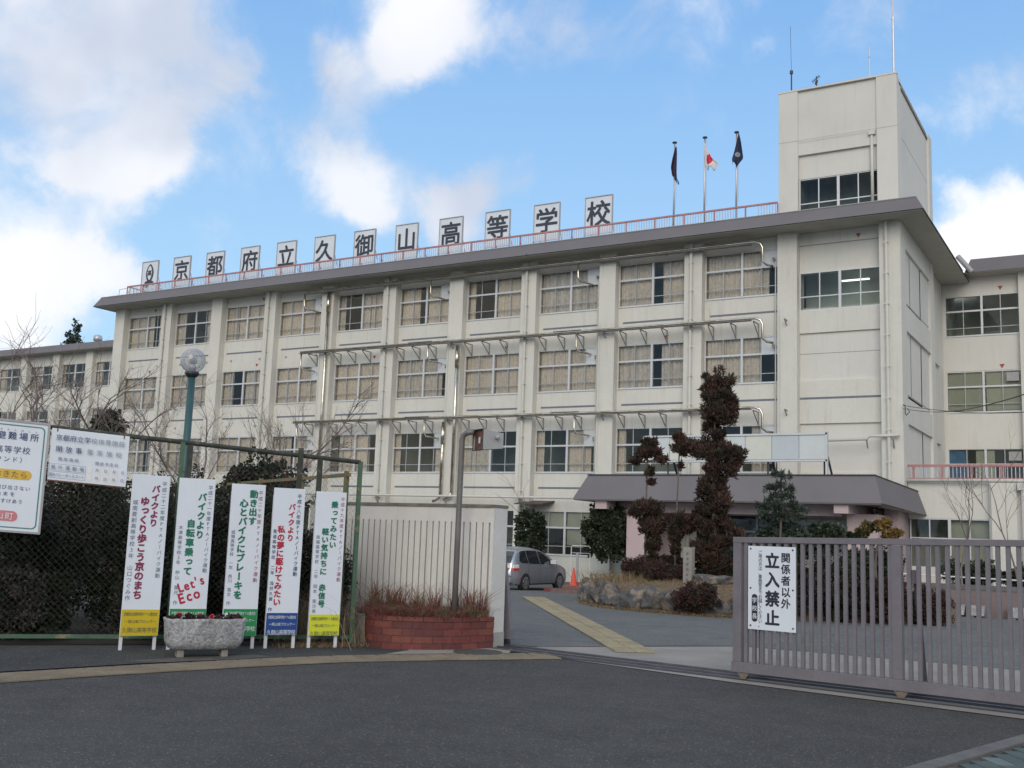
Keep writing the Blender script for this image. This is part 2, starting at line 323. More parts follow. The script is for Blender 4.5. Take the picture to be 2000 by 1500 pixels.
# ------------------------------------------------------------------ mesh helpers
class MB:
    def __init__(s): s.v = []; s.f = []
    def quad(s, a, b, c, d):
        i = len(s.v); s.v += [tuple(a), tuple(b), tuple(c), tuple(d)]; s.f.append((i, i+1, i+2, i+3)); return s
    def poly(s, pts):
        i = len(s.v); s.v += [tuple(p) for p in pts]; s.f.append(tuple(range(i, i+len(pts)))); return s
    def box(s, x0, x1, y0, y1, z0, z1):
        i = len(s.v)
        s.v += [(x0, y0, z0), (x1, y0, z0), (x1, y1, z0), (x0, y1, z0), (x0, y0, z1), (x1, y0, z1), (x1, y1, z1), (x0, y1, z1)]
        s.f += [(i, i+3, i+2, i+1), (i+4, i+5, i+6, i+7), (i, i+1, i+5, i+4), (i+1, i+2, i+6, i+5), (i+2, i+3, i+7, i+6), (i+3, i, i+4, i+7)]
        return s
    def obox(s, o, ux, uy, uz, a0, a1, b0, b1, c0, c1):
        """box in the axes ux,uy,uz at o"""
        o = Vector(o); ux, uy, uz = Vector(ux), Vector(uy), Vector(uz); i = len(s.v)
        for c in (c0, c1):
            for a, b in ((a0, b0), (a1, b0), (a1, b1), (a0, b1)): s.v.append(tuple(o+ux*a+uy*b+uz*c))
        s.f += [(i, i+3, i+2, i+1), (i+4, i+5, i+6, i+7), (i, i+1, i+5, i+4), (i+1, i+2, i+6, i+5), (i+2, i+3, i+7, i+6), (i+3, i, i+4, i+7)]
        return s
    def tube(s, pts, r, n=8, r2=None, cap=True):
        pts = [Vector(p) for p in pts]; m = len(pts); base = len(s.v)
        t0 = (pts[1]-pts[0]).normalized(); ref = Vector((0, 0, 1)) if abs(t0.z) < .9 else Vector((1, 0, 0))
        a = t0.cross(ref).normalized()
        for k, p in enumerate(pts):
            t = (pts[min(k+1, m-1)]-pts[max(k-1, 0)]).normalized()
            a = (a - t*a.dot(t)).normalized(); b = t.cross(a)
            rr = r if r2 is None else r+(r2-r)*k/(m-1)
            for j in range(n):
                an = 2*PI*j/n; s.v.append(tuple(p + a*math.cos(an)*rr + b*math.sin(an)*rr))
        for k in range(m-1):
            for j in range(n):
                q = base+k*n+j; q2 = base+k*n+(j+1) % n; s.f.append((q, q2, q2+n, q+n))
        if cap:
            s.f.append(tuple(base+j for j in range(n))[::-1]); s.f.append(tuple(base+(m-1)*n+j for j in range(n)))
        return s
    def prism(s, pts2, ax, lo, hi):
        """polygon pts2 extruded along axis ax ('x','y','z') from lo to hi"""
        def P(p, h):
            return {'x': (h, p[0], p[1]), 'y': (p[0], h, p[1]), 'z': (p[0], p[1], h)}[ax]
        i = len(s.v); n = len(pts2)
        s.v += [P(p, lo) for p in pts2]+[P(p, hi) for p in pts2]
        s.f += [tuple(range(i, i+n))[::-1], tuple(range(i+n, i+2*n))]
        for k in range(n): s.f.append((i+k, i+(k+1) % n, i+n+(k+1) % n, i+n+k))
        return s
    def lathe(s, c, prof, n=16):
        c = Vector(c); i = len(s.v); m = len(prof)
        for r, z in prof:
            for j in range(n): s.v.append((c.x+r*math.cos(2*PI*j/n), c.y+r*math.sin(2*PI*j/n), c.z+z))
        for k in range(m-1):
            for j in range(n):
                a = i+k*n+j; b = i+k*n+(j+1) % n; s.f.append((a, b, b+n, a+n))
        s.f.append(tuple(i+j for j in range(n))[::-1]); s.f.append(tuple(i+(m-1)*n+j for j in range(n)))
        return s
    def mesh(s, name, m, origin=(0, 0, 0), smooth=False):
        me = bpy.data.meshes.new(name)
        o = origin
        me.from_pydata([(v[0]-o[0], v[1]-o[1], v[2]-o[2]) for v in s.v], [], s.f)
        if isinstance(m, (list, tuple)):
            for k in m: me.materials.append(k)
        else: me.materials.append(m)
        if smooth: me.polygons.foreach_set('use_smooth', [True]*len(me.polygons))
        me.update()
        return me
    def part(s, name, m, parent=None, smooth=False, label=None, kind=None, bevel=0):
        """geometry given in world coordinates, stored relative to its parent's place"""
        o = world_loc(parent)
        ob = bpy.data.objects.new(name, s.mesh(name, m, o, smooth)); COL.objects.link(ob)
        ob.parent = parent
        if label: ob['label'] = label
        if kind: ob['kind'] = kind
        if bevel:
            bv = ob.modifiers.new('bevel', 'BEVEL'); bv.width = bevel; bv.segments = 2; bv.limit_method = 'ANGLE'
        return ob

def world_loc(o):
    v = Vector((0, 0, 0))
    while o is not None: v += o.location; o = o.parent
    return v

def thing(name, label, cat, loc=(0, 0, 0), group=None):
    o = bpy.data.objects.new(name, None); COL.objects.link(o); o.location = loc; o.empty_display_size = .2
    o['label'] = label; o['category'] = cat
    if group: o['group'] = group
    return o
def tag(o, label, cat, group=None):
    o['label'] = label; o['category'] = cat
    if group: o['group'] = group
    return o
def struct(ob): ob['kind'] = 'structure'; return ob
def inst(name, me, parent, loc=(0, 0, 0), scale=None, rotz=0.0):
    o = bpy.data.objects.new(name, me); COL.objects.link(o); o.parent = parent; o.location = loc
    if scale: o.scale = scale
    if rotz: o.rotation_euler = (0, 0, rotz)
    return o
def copy_tree(root, loc, label=None):
    c = root.copy(); COL.objects.link(c); c.location = loc
    if label: c['label'] = label
    for ch in root.children:
        d = ch.copy(); COL.objects.link(d); d.parent = c
        for g in ch.children:
            e = g.copy(); COL.objects.link(e); e.parent = d
    return c

# ------------------------------------------------------------------ lettering
GL = {}
def glyph(ch, bold=0.0):
    k = (ch, bold)
    if k in GL: return GL[k]
    c = bpy.data.curves.new('glyph', 'FONT'); c.body = ch; c.size = 1; c.offset = bold; c.resolution_u = 3
    o = bpy.data.objects.new('glyph', c); COL.objects.link(o)
    bpy.context.view_layer.update()
    me = bpy.data.meshes.new_from_object(o.evaluated_get(bpy.context.evaluated_depsgraph_get()))
    vs = [(v.co.x, v.co.y) for v in me.vertices]; fs = [tuple(p.vertices) for p in me.polygons]
    bpy.data.objects.remove(o); bpy.data.curves.remove(c); bpy.data.meshes.remove(me)
    if ord(ch) > 0x2000: cx, cy = .5, .38
    elif vs: cx = (min(a for a, b in vs)+max(a for a, b in vs))/2; cy = .36
    else: cx, cy = .5, .38
    GL[k] = ([(a-cx, b-cy) for a, b in vs], fs)
    return GL[k]
def letters(items, O, U, V, N, off=.003):
    """items: (char, u, v, size, rotation, bold) laid on the plane O + u*U + v*V, lifted along N"""
    mb = MB(); O, U, V, N = Vector(O), Vector(U), Vector(V), Vector(N)
    for it in items:
        ch, u, v, sz = it[:4]; rot = it[4] if len(it) > 4 else 0; bold = it[5] if len(it) > 5 else 0; sx = it[6] if len(it) > 6 else 1
        if ch in ' 　': continue
        vs, fs = glyph(ch); ca, sa = math.cos(rot), math.sin(rot)
        for n_, (dx, dy) in enumerate(((0, 0), (bold, bold*.5), (-bold, -bold*.5), (bold*.5, -bold), (-bold*.5, bold)) if bold > 0 else ((0, 0),)):
            i = len(mb.v)
            for a, b in vs:
                a = (a+dx)*sx; b = b+dy; a, b = a*ca-b*sa, a*sa+b*ca
                mb.v.append(tuple(O+U*(u+a*sz)+V*(v+b*sz)+N*(off+.0003*n_)))
            mb.f += [tuple(i+q for q in f) for f in fs]
    return mb
def vcol(text, u, v0, v1, size, bold=0, sx=1):
    """a column read downwards, spread evenly from v0 (top) to v1"""
    n = len(text); out = []
    for k, ch in enumerate(text):
        v = v0+(v1-v0)*(k+.5)/n
        rot = -PI/2 if ch in 'ー（）' else 0
        if ch in 'っゃゅょッ': out.append((ch, u+size*.1, v+size*.1, size, 0, bold, sx))
        else: out.append((ch, u, v, size, rot, bold, sx))
    return out
def hrow(text, u0, u1, v, size, bold=0, sx=1, rise=0):
    n = len(text)
    return [(ch, u0+(u1-u0)*(k+.5)/n, v+rise*(k+.5)/n, size, 0, bold, sx) for k, ch in enumerate(text)]

# ------------------------------------------------------------------ foliage
def foliage_mesh(name, blobs, n, size, mats, seed=0, shape='leaf', clumps=18, shell=.45, up=0.0, origin=(0, 0, 0), flat=1.0):
    """leaves gathered in clumps through the volume of the blobs (x, y, z, rx, ry, rz)"""
    g = np.random.default_rng(seed)
    B = np.array(blobs, float); vol = B[:, 3]*B[:, 4]*B[:, 5]; area = vol**(2/3); p = area/area.sum()
    cl = []
    for i, b in enumerate(B):
        k = max(3, int(clumps*p[i]*len(B)))
        d = g.normal(size=(k, 3)); d /= np.linalg.norm(d, axis=1)[:, None]
        rad = g.uniform(shell, 1.0, k)[:, None]
        cr = g.uniform(.12, .38, k)*(b[3]*b[4]*b[5])**(1/3)
        cl.append(np.c_[b[:3]+d*rad*b[3:6]*.92, cr, np.full(k, p[i]/k)])
    cl = np.concatenate(cl); w = cl[:, 4]/cl[:, 4].sum()
    idx = g.choice(len(cl), n, p=w)
    c = cl[idx]
    d = g.normal(size=(n, 3)); d /= np.linalg.norm(d, axis=1)[:, None]
    rr = g.uniform(.2, 1.0, n)**.6
    pos = c[:, :3] + d*(rr*c[:, 3])[:, None]
    # leaf axes
    ax = g.normal(size=(n, 3)) + d*1.3 + np.array([0, 0, up]); ax /= np.linalg.norm(ax, axis=1)[:, None]
    t = g.normal(size=(n, 3)); t -= ax*(t*ax).sum(1)[:, None]; t /= np.linalg.norm(t, axis=1)[:, None]
    L = size*g.uniform(.6, 1.3, n)[:, None]; L[g.random(n) < .06] *= 1.7
    wd = {'leaf': .42, 'needle': .13, 'spray': .14}[shape]
    W = L*wd
    v = np.stack([pos, pos+ax*L*.5+t*W, pos+ax*L, pos+ax*L*.5-t*W], 1).reshape(-1, 3) - np.array(origin)
    me = bpy.data.meshes.new(name)
    me.vertices.add(4*n); me.vertices.foreach_set('co', v.ravel().astype(np.float32))
    me.loops.add(4*n); me.loops.foreach_set('vertex_index', np.arange(4*n, dtype=np.int32))
    me.polygons.add(n); me.polygons.foreach_set('loop_start', np.arange(0, 4*n, 4, dtype=np.int32))
    me.materials.append(mats); me.update(calc_edges=True)
    return me
def foliage(name, parent, blobs, n, size, m, **kw):
    o = world_loc(parent)
    me = foliage_mesh(name, blobs, n, size, m, origin=tuple(o), **kw)
    ob = bpy.data.objects.new(name, me); COL.objects.link(ob); ob.parent = parent
    return ob
def blades(name, pts, h, w, m, seed=0, lean=.35, hvar=.5):
    g = np.random.default_rng(seed); pts = np.array(pts, float); n = len(pts)
    a = g.uniform(0, 2*PI, n); dx = np.c_[np.cos(a), np.sin(a), np.zeros(n)]
    hh = h*g.uniform(1-hvar, 1+hvar, n)[:, None]
    ln = g.normal(size=(n, 3))*lean; ln[:, 2] = 1
    mid = pts+ln*hh*.55; ln2 = ln*[1.9, 1.9, .85]
    tip = pts+ln2*hh
    v = np.stack([pts-dx*w, pts+dx*w, mid+dx*w*.7, mid-dx*w*.7, tip], 1).reshape(-1, 3)
    f = []
    for i in range(n):
        b = i*5; f += [(b, b+1, b+2, b+3), (b+3, b+2, b+4)]
    me = bpy.data.meshes.new(name); me.from_pydata(v.tolist(), [], f); me.materials.append(m)
    ob = bpy.data.objects.new(name, me); COL.objects.link(ob)
    return ob

def bare_branches(base, height, spread, seed, lean=(0, 0), levels=5, r0=.06, nb=3, droop=0.0, twig=1.0):
    """a leafless crown grown from a short trunk: returns (trunk MB, branches MB)"""
    g = random.Random(seed); tr, br = MB(), MB()
    base = Vector(base)
    def grow(p, d, L, r, lev):
        pts = [p]; q = p; dd = d.copy(); seg = 3
        for i in range(seg):
            dd = (dd+Vector((g.gauss(0, .13), g.gauss(0, .13), g.gauss(0, .09)+.03-droop))).normalized()
            q = q+dd*L/seg; pts.append(q)
        (tr if lev == 0 else br).tube(pts, r, 7 if lev < 2 else (4 if lev < 4 else 3), r2=r*.58, cap=False)
        if lev >= levels: return
        k = nb if lev < 2 else g.choice([2, 3])
        for i in range(k):
            t = g.uniform(.35, 1.0) if i else 1.0
            j = t*seg; a = int(min(j, seg-1e-6)); pp = pts[a].lerp(pts[a+1], j-a)
            side = Vector((g.gauss(0, 1)*spread, g.gauss(0, 1)*spread, g.gauss(0, .35)+.15))
            nd = (dd*1.0+side*.75).normalized()
            grow(pp, nd, L*g.uniform(.58, .85), r*g.uniform(.5, .64), lev+1)
        if lev >= 2:
            for i in range(int(2*twig)):
                t = g.uniform(.1, 1)*seg; a = int(min(t, seg-1e-6)); pp = pts[a].lerp(pts[a+1], t-a)
                nd = (dd+Vector((g.gauss(0, .8), g.gauss(0, .8), g.gauss(0, .6)))).normalized()
                br.tube([pp, pp+nd*L*g.uniform(.3, .6)], r*.3+.001, 3, r2=.0012, cap=False)
    grow(base, Vector((lean[0], lean[1], 1)).normalized(), height, r0, 0)
    return tr, br

# ================================================================== THE SETTING
Z_G = 0.0
def sheet(name, pts, z, m): return struct(MB().poly([(x, y, z) for x, y in pts]).part(name, m))
def gz(y): return float(np.interp(y, [26, 29, 34, 38, 47], [0, -.06, -.34, -.46, -.5]))
YB = [-600, 26, 27.5, 29, 31, 32.5, 34, 35, 36, 38, 42, 47, 2200]
b0 = MB()
for ya, yb in zip(YB[:-1], YB[1:]): b0.quad((-1500, ya, gz(ya)), (1500, ya, gz(ya)), (1500, yb, gz(yb)), (-1500, yb, gz(yb)))
struct(b0.part('ground', M_ASPH))
b0 = MB(); b0.poly([(-60, 14.2, .004), (-7.75, 14.2, .004), (-6.28, 16.22, .004), (-5.6, 16.9, .004), (30, 16.9, .004), (30, 26, .004), (-60, 26, .004)])
for ya, yb in zip(YB[1:-2], YB[2:-1]): b0.quad((-60, ya, gz(ya)+.004), (30, ya, gz(ya)+.004), (30, yb, gz(yb)+.004), (-60, yb, gz(yb)+.004))
b0.quad((-60, 47, gz(47)+.004), (30, 47, gz(47)+.004), (30, 60, gz(60)+.004), (-60, 60, gz(60)+.004))
struct(b0.part('school_yard', M_ASPH2))
sheet('gateway_apron', [(-7.9, 13.35), (-6.9, 13.1), (-4.2, 12.42), (-1.2, 11.95), (6, 10.8), (6, 16.9), (-5.6, 16.9), (-6.28, 16.22), (-7.75, 14.2)], .008, M_CONC)
sheet('footway', [(-10.45, 7.1), (-10.02, 8.7), (-9.3, 10.5), (-8.3, 12.05), (-8.05, 12.42), (-8.6, 12.7), (-9.9, 13.2), (-14, 8.6), (-16, 3), (-11.4, 3)], .012, M_ASPH3)
sheet('footway_concrete', [(-8.7, 11.6), (-7.62, 13.0), (-7.85, 13.5), (-9.2, 12.9), (-8.75, 12.2)], .016, M_CONC)
sheet('concrete_patch', [(-10.3, 8.75), (-9.9, 9.0), (-9.6, 9.75), (-9.5, 10.35), (-9.75, 10.3), (-10.1, 9.6)], .0125, mat('worn_footway', (.085, .08, .072), .9, var=.3, scale=5, fine=.25, fscale=50))
sheet('joint_line', [(-7.75, 14.16), (-7.75, 14.2), (-6.28, 16.24), (-5.6, 16.94), (10, 16.94), (10, 16.9), (-5.58, 16.88)], .012, M_MORTAR)
rl = struct(bpy.data.objects.new('gate_rails', None)); COL.objects.link(rl)
def rail(p0, p1, w=.05, h=.012):
    a, b = Vector((*p0, .008)), Vector((*p1, .008)); d = (b-a).normalized(); n = Vector((-d.y, d.x, 0))
    MB().obox(a, d, n, Vector((0, 0, 1)), 0, (b-a).length, -w/2, w/2, 0.001, h+.01).part('rail', M_STEEL, rl)
    MB().obox(a, d, n, Vector((0, 0, 1)), 0, (b-a).length, -w/2-.05, -w/2-.003, 0.001, .006).part('rail_edge', M_DKMETAL, rl)
rail((-8.1, 13.36), (4, 11.5)); rail((-8.3, 13.92), (4, 12.05)); rail((-8.2, 13.62), (4, 11.77), .035)

# tactile paving: tiles with raised bars
def tile_mesh(name, s, m, bars=4, h=.012):
    b = MB().box(-s/2+.004, s/2-.004, -s/2+.004, s/2-.004, 0, h)
    for k in range(bars):
        x = -s/2+s*(k+.5)/bars; b.box(x-.014, x+.014, -s/2+.02, s/2-.02, h, h+.005)
    return b.mesh(name, m)
TILE = tile_mesh('tile', .3, M_TACT)
M_TACT2 = mat('yard_tactile_tile', (.33, .28, .175), .85, var=.2, scale=2.2, fine=.15, fscale=60, dirt=.5, dirtcol=(.17, .15, .12))
TILE2 = tile_mesh('tile', .3, M_TACT2)
def strip_path(pts, ntiles, z):
    """points and headings every .3 m along a polyline"""
    P = [Vector(p) for p in pts]; out = []; seg = 0; t = .15; L = [(P[i+1]-P[i]).length for i in range(len(P)-1)]
    tot = sum(L)
    while t < tot:
        a = t; i = 0
        while a > L[i]: a -= L[i]; i += 1
        d = (P[i+1]-P[i]).normalized(); out.append((P[i]+d*a, math.atan2(d.y, d.x))); t += .302
    return out
def smooth_path(ctrl, k=10):
    P = [Vector(c) for c in ctrl]; P = [P[0]*2-P[1]]+P+[P[-1]*2-P[-2]]; out = []
    for i in range(1, len(P)-2):
        for j in range(k):
            t = j/k; a, b, c, d = P[i-1:i+3]
            out.append(.5*((2*b)+(c-a)*t+(2*a-5*b+4*c-d)*t*t+(3*b-a-3*c+d)*t**3))
    out.append(P[-2]); return out
tp = struct(bpy.data.objects.new('street_tactile_paving', None)); COL.objects.link(tp)
for p, a in strip_path(smooth_path([(-10.9, 3.2), (-10.4, 5.2), (-10.0, 6.95), (-9.58, 8.52), (-8.75, 10.75), (-7.4, 12.7), (-7.05, 13.15)]), 0, 0):
    n = Vector((-math.sin(a), math.cos(a)))
    for s in (-.152, .152):
        q = p+n*s; inst('tile', TILE, tp, (q.x, q.y, .005+random.uniform(0, .002)), rotz=a+PI/2)
tp2 = struct(bpy.data.objects.new('yard_tactile_paving', None)); COL.objects.link(tp2)
for p, a in strip_path([Vector((-14.3, 25.6)), Vector((-6.33, 14.45))], 0, 0):
    n = Vector((-math.sin(a), math.cos(a)))
    for s in (-.152, .152):
        q = p+n*s; inst('tile', TILE2, tp2, (q.x, q.y, .012+random.uniform(0, .002)), rotz=a+PI/2)
sheet('yard_line', [(-14.55, 25.42), (-14.5, 25.3), (-13.3, 25.95), (-13.35, 26.0)], .010, M_LINE)

mh = MB(); mh.lathe((-7.95, 12.72, .018), [(.0, 0), (.34, 0), (.34, .012), (.31, .012), (.31, .006), (.0, .006)], 28)
mh = mh.part('manhole_cover', mat('manhole_iron', (.085, .085, .08), .7, metal=.3, var=.3, scale=12, bump=.6, bscale=60)); tag(mh, 'round dark iron manhole cover set in the pale concrete before the brick planter', 'manhole cover')

# kerb and green pavers at the near right corner
K0, K1 = Vector((-1.62, 8.35, 0)), Vector((-.80, 11.5, 0)); kd = (K1-K0).normalized(); kn = Vector((kd.y, -kd.x, 0))
kb = struct(bpy.data.objects.new('pavement', None)); COL.objects.link(kb)
for i in range(6):
    MB().obox(K0, kd, kn, Vector((0, 0, 1)), i*.6+.004, i*.6+.596, 0, .15, -.05, .035).part('kerb_stone', mat('kerb_concrete', (.125, .125, .12), .9, var=.2, scale=3, fine=.2, fscale=60, dirt=.3, dirtcol=(.06, .06, .055), bump=.3), kb, bevel=.008)
MB().obox(K0, kd, kn, Vector((0, 0, 1)), -.5, 3.8, .15, 3.0, -.05, .012).part('paving_bed', M_MORTAR, kb)
pv = MB().box(-.146, .146, -.071, .071, 0, .02).mesh('paver', M_TILEG); pv2 = MB().box(-.146, .146, -.071, .071, 0, .02).mesh('paver', M_TILEG2)
for i in range(-2, 30):
    for j in range(-14, 22):
        if (i+j) % 1: continue
        a = math.radians(45)
        lx = .3*i + (.15 if j % 2 else 0) - 1; ly = .15*j
        px = lx*math.cos(a)-ly*math.sin(a); py = lx*math.sin(a)+ly*math.cos(a)
        if .16+.13 < py < 1.25 and .1 < px < 3.4:
            q = K0+kd*px+kn*py
            inst('paver', pv2 if (i*7+j*3) % 11 == 0 else pv, kb, (q.x, q.y, .014+random.uniform(0, .003)), rotz=a+math.atan2(kd.y, kd.x))

# ================================================================== MAIN SCHOOL BUILDING
FX0, PER = -58.76, 4.56
YF, YS, YW = 47.3, 47.75, 47.85          # pilaster face, spandrel face, window plane
SILL = [13.22, 9.08, 4.93]; WH = 2.2
Rk = [FX0+PER*k for k in range(12)]
school = thing('school_building', 'long four storey cream concrete school block with mauve eaves and a stair tower', 'building', (-34, 47.3, 0))
for k in range(12):
    x1 = Rk[k] if k < 11 else -8.62; x0 = x1-.9
    MB().box(x0, x1, YF, YF+1.2, -.6, 16.0).part('pilaster', M_WALL, school)
# spandrels, one per bay and floor, with their grey strip
for k in range(11):
    x0 = Rk[k]; x1 = Rk[k+1]-.9 if k < 10 else -9.52
    for z0, z1 in ((15.42, 16.12), (11.28, 13.22 if k < 10 else 12.33), (7.13, 9.08), (2.95, 4.93)) + (((-.6, .82),) if k < 9 else ()):
        MB().box(x0, x1, YS, YS+.5, z0, z1).part('spandrel', M_WALL, school)
    for i, z in enumerate((12.38, 8.25, 4.12)):
        if k == 10 and i != 1: continue
        MB().box(x0+.25*(k < 10), x1-.12*(k < 10), YS-.006, YS, z-.02, z+.075).part('sill_strip', M_STRIP, school)
# floors and the dark rooms behind the glass
MB().box(-59.6, -8.75, 52.6, 52.8, -.1, 16).part('inner_wall', M_DARK, school)
MB().box(Rk[10]-.3, -8.75, 50.0, 50.1, 8.5, 15.9).part('stair_inner_wall', mat('stair_wall', (.5, .54, .48), .9), school)
for z in (-.05, 4.25, 8.4, 12.55, 16.0): MB().box(-59.6, -8.75, 48.3, 52.6, z-.12, z+.02).part('floor_slab', M_DARK, school)
for k in range(1, 12, 2): MB().box(Rk[k]-.5, Rk[k]-.3, 48.5, 52.6, 0, 16).part('partition', M_DARK, school)
# bay with the stair: blank recessed wall between the spandrels
for z0, z1 in ((9.08, 11.28), (4.93, 7.13), (-.6, 2.95)):
    MB().box(Rk[10], -9.52, YW, YW+.4, z0, z1).part('blank_wall', M_WALL2, school)
MB().box(Rk[10], -9.52, YW, YW+.4, 14.12, 15.42).part('blank_wall', M_WALL2, school)
MB().box(Rk[10], -9.52, YW-.004, YW-.001, 10.32, 10.34).part('joint', M_STRIP, school)

# windows -----------------------------------------------------------
WW = PER-.9
def frame_mesh(w, h, tr=.62, mull=(.5,), name='window', depth=.09):
    b = MB(); t = .05
    b.box(0, w, -depth, 0, 0, t).box(0, w, -depth, 0, h-t, h).box(0, t, -depth, 0, t, h-t).box(w-t, w, -depth, 0, t, h-t)
    for q in mull: b.box(q*w-.055, q*w+.055, -depth-.012, 0, t, h-t)
    if tr: b.box(t, w-t, -depth-.006, -.01, tr*h-.045, tr*h+.045)
    b.box(-.0, w, -depth-.05, -depth, -.035, .012)
    return b.mesh(name, M_ALU)
def bars_mesh(w, h, cols, rows, name='glazing_bar'):
    b = MB()
    for x in cols: b.box(x*w-.022, x*w+.022, -.072, -.02, .05, h-.05)
    for z in rows: b.box(.05, w-.05, -.078, -.03, z*h-.018, z*h+.018)
    return b.mesh(name, M_ALU2)
FR = frame_mesh(WW, WH); BARS = bars_mesh(WW, WH, (.25, .75), (.2,))
PQ = (WW-.1)/4
PANE_U = MB().quad((.03, 0, .02), (PQ-.02, 0, .02), (PQ-.02, 0, WH*.38-.1), (.03, 0, WH*.38-.1)).mesh('pane', M_GLASS)
PANE_L = MB().quad((.03, 0, 0), (PQ-.02, 0, 0), (PQ-.02, 0, WH*.62-.1), (.03, 0, WH*.62-.1)).mesh('pane', M_GLASS)
def curtain_mesh(w, h, folds, seed, m=M_CURT, amp=.035):
    g = random.Random(seed); n = folds*6; b = MB(); ph = [g.uniform(0, 6) for _ in range(3)]
    cols = []
    for i in range(n+1):
        u = i/n; y = amp*math.sin(u*folds*2*PI+ph[0]+.6*math.sin(u*7+ph[1])) + .012*math.sin(u*31+ph[2])
        cols.append((u*w, y))
    for i, (x, y) in enumerate(cols):
        b.v += [(x+g.uniform(-.004, .004), y*1.2, 0), (x, y, h*.5), (x, y*.7, h)]
    for i in range(n):
        a = i*3; b.f += [(a, a+3, a+4, a+1), (a+1, a+4, a+5, a+2)]
    return b.mesh('curtain', m, smooth=True)
M_CURTB = mat('beige_curtain', (.70, .63, .56), .9, var=.07, scale=4, col2=(.58, .52, .46), c2scale=5, transl=.12)
CURT = [curtain_mesh(PQ/2+.05, WH-.06, 3, s) for s in range(5)]
CURTB = [curtain_mesh(PQ/2+.05, WH-.06, 2, 20+s, M_CURTB, .05) for s in range(4)]
def window(x0, z0, pattern='11111111', y=YW, metal=False, seed=0, parent=None, sx=1.0, curt=CURT):
    g = random.Random(seed)
    w = inst('window', FR, parent or school, Vector((x0, y, z0))-world_loc(parent or school), (sx, 1, 1))
    inst('glazing_bar', BARS, w)
    for q in range(4):
        x = .05+q*PQ
        if not (metal and q == 3): inst('pane', PANE_U, w, (x, -.035-.015*(q % 2), WH*.62+.04))
        inst('pane', PANE_L, w, (x, -.035-.015*(q % 2), .05))
    if metal:
        MBm = MB().box(.05+3*PQ+.02, WW-.05, -.06, -.03, WH*.62+.05, WH-.05)
        o = bpy.data.objects.new('vent_panel', MBm.mesh('vent_panel', M_ALU)); COL.objects.link(o); o.parent = w
        MBv = MB().tube([(WW-.30, -.22, WH*.78), (WW-.30, -.05, WH*.78)], .06, 8).tube([(WW-.30, -.22, WH*.78), (WW-.20, -.30, WH*.72)], .05, 8)
        o = bpy.data.objects.new('vent_stub', MBv.mesh('vent_stub', M_BRACK)); COL.objects.link(o); o.parent = w
    if curt is CURT and seed % 3 == 1: curt = CURTB
    for i, ch in enumerate(pattern):
        if ch != '1': continue
        edge = i+1 < len(pattern) and pattern[i+1] == '0'
        inst('curtain', g.choice(curt), w, (.05+i*PQ/2, .10+g.uniform(0, .05), .03+g.uniform(0, .03)), (g.uniform(.6, .95) if edge else g.uniform(.97, 1.06), g.uniform(.7, 1.5), 1))
    return w
ROWS = [['11111011', '11000011', '11111111', '11111111', '10001111', '11101111', '10001111', '11111111', '11110111', '11111110'],
        ['11111111', '11111111', '11001111', '11111111', '11111111', '11111110', '11111111', '11111111', '11110111', '11111100'],
        ['11111011', '11111111', '11111111', '11101111', '01111100', '10000011', '11110000', '10001110', '10000000', '11000110']]
for r, z in enumerate(SILL):
    for k in range(10):
        window(Rk[k]+.0, z, ROWS[r][k], metal=(k % 2 == 1 and k >= 3), seed=r*20+k)
for k, pt in ((4, '00110011'), (5, '11001100'), (6, '11110000'), (7, '00000000')):
    window(Rk[k]+.0, .8, pt, seed=90+k)
# blinds behind the ground floor window beside the porch
MB().box(Rk[7]+1.9, Rk[7]+3.5, YW+.06, YW+.07, 1.3, 2.95).part('blind', M_BLIND, school)
MB().box(Rk[7]+.1, Rk[7]+1.7, YW+.06, YW+.07, 2.1, 2.95).part('blind', M_BLIND, school)
# the stair windows
FR4 = frame_mesh(3.66, 1.78, tr=.0, mull=(.5,), name='window')
def stair_window(x0, z0, w, h, y, rowf, parent=school, m=M_GLASS):
    b = MB(); t = .05
    b.box(0, w, -.09, 0, 0, t).box(0, w, -.09, 0, h-t, h).box(0, t, -.09, 0, t, h-t).box(w-t, w, -.09, 0, t, h-t).box(w/2-.06, w/2+.06, -.1, 0, t, h-t)
    o = bpy.data.objects.new('window', b.mesh('window', M_ALU)); COL.objects.link(o); o.parent = parent; o.location = Vector((x0, y, z0))-world_loc(parent)
    bb = MB()
    for q in (.25, .75): bb.box(q*w-.025, q*w+.025, -.08, -.02, t, h-t)
    bb.box(t, w-t, -.075, -.03, rowf*h-.025, rowf*h+.025)
    p = bpy.data.objects.new('glazing_bar', bb.mesh('glazing_bar', M_ALU)); COL.objects.link(p); p.parent = o
    me = MB().quad((0, 0, 0), (w/4-.05, 0, 0), (w/4-.05, 0, rowf*h-.06), (0, 0, rowf*h-.06)).mesh('pane', m)
    me2 = MB().quad((0, 0, 0), (w/4-.05, 0, 0), (w/4-.05, 0, (1-rowf)*h-.06), (0, 0, (1-rowf)*h-.06)).mesh('pane', m)
    for q in range(4):
        inst('pane', me, o, (.03+q*(w/4-.008), -.05, .03)); inst('pane', me2, o, (.03+q*(w/4-.008), -.05, rowf*h+.03))
    return o
stair_window(Rk[10]+.0, 12.33, 3.64, 1.79, YW, .36)
# lit tubes seen through the glass
for x, z in ((-11.0, 13.95), (-19.9, 15.15)):
    MB().box(x-.62, x+.62, 49.3, 49.42, z, z+.05).part('ceiling_lamp', M_LAMPON, school)

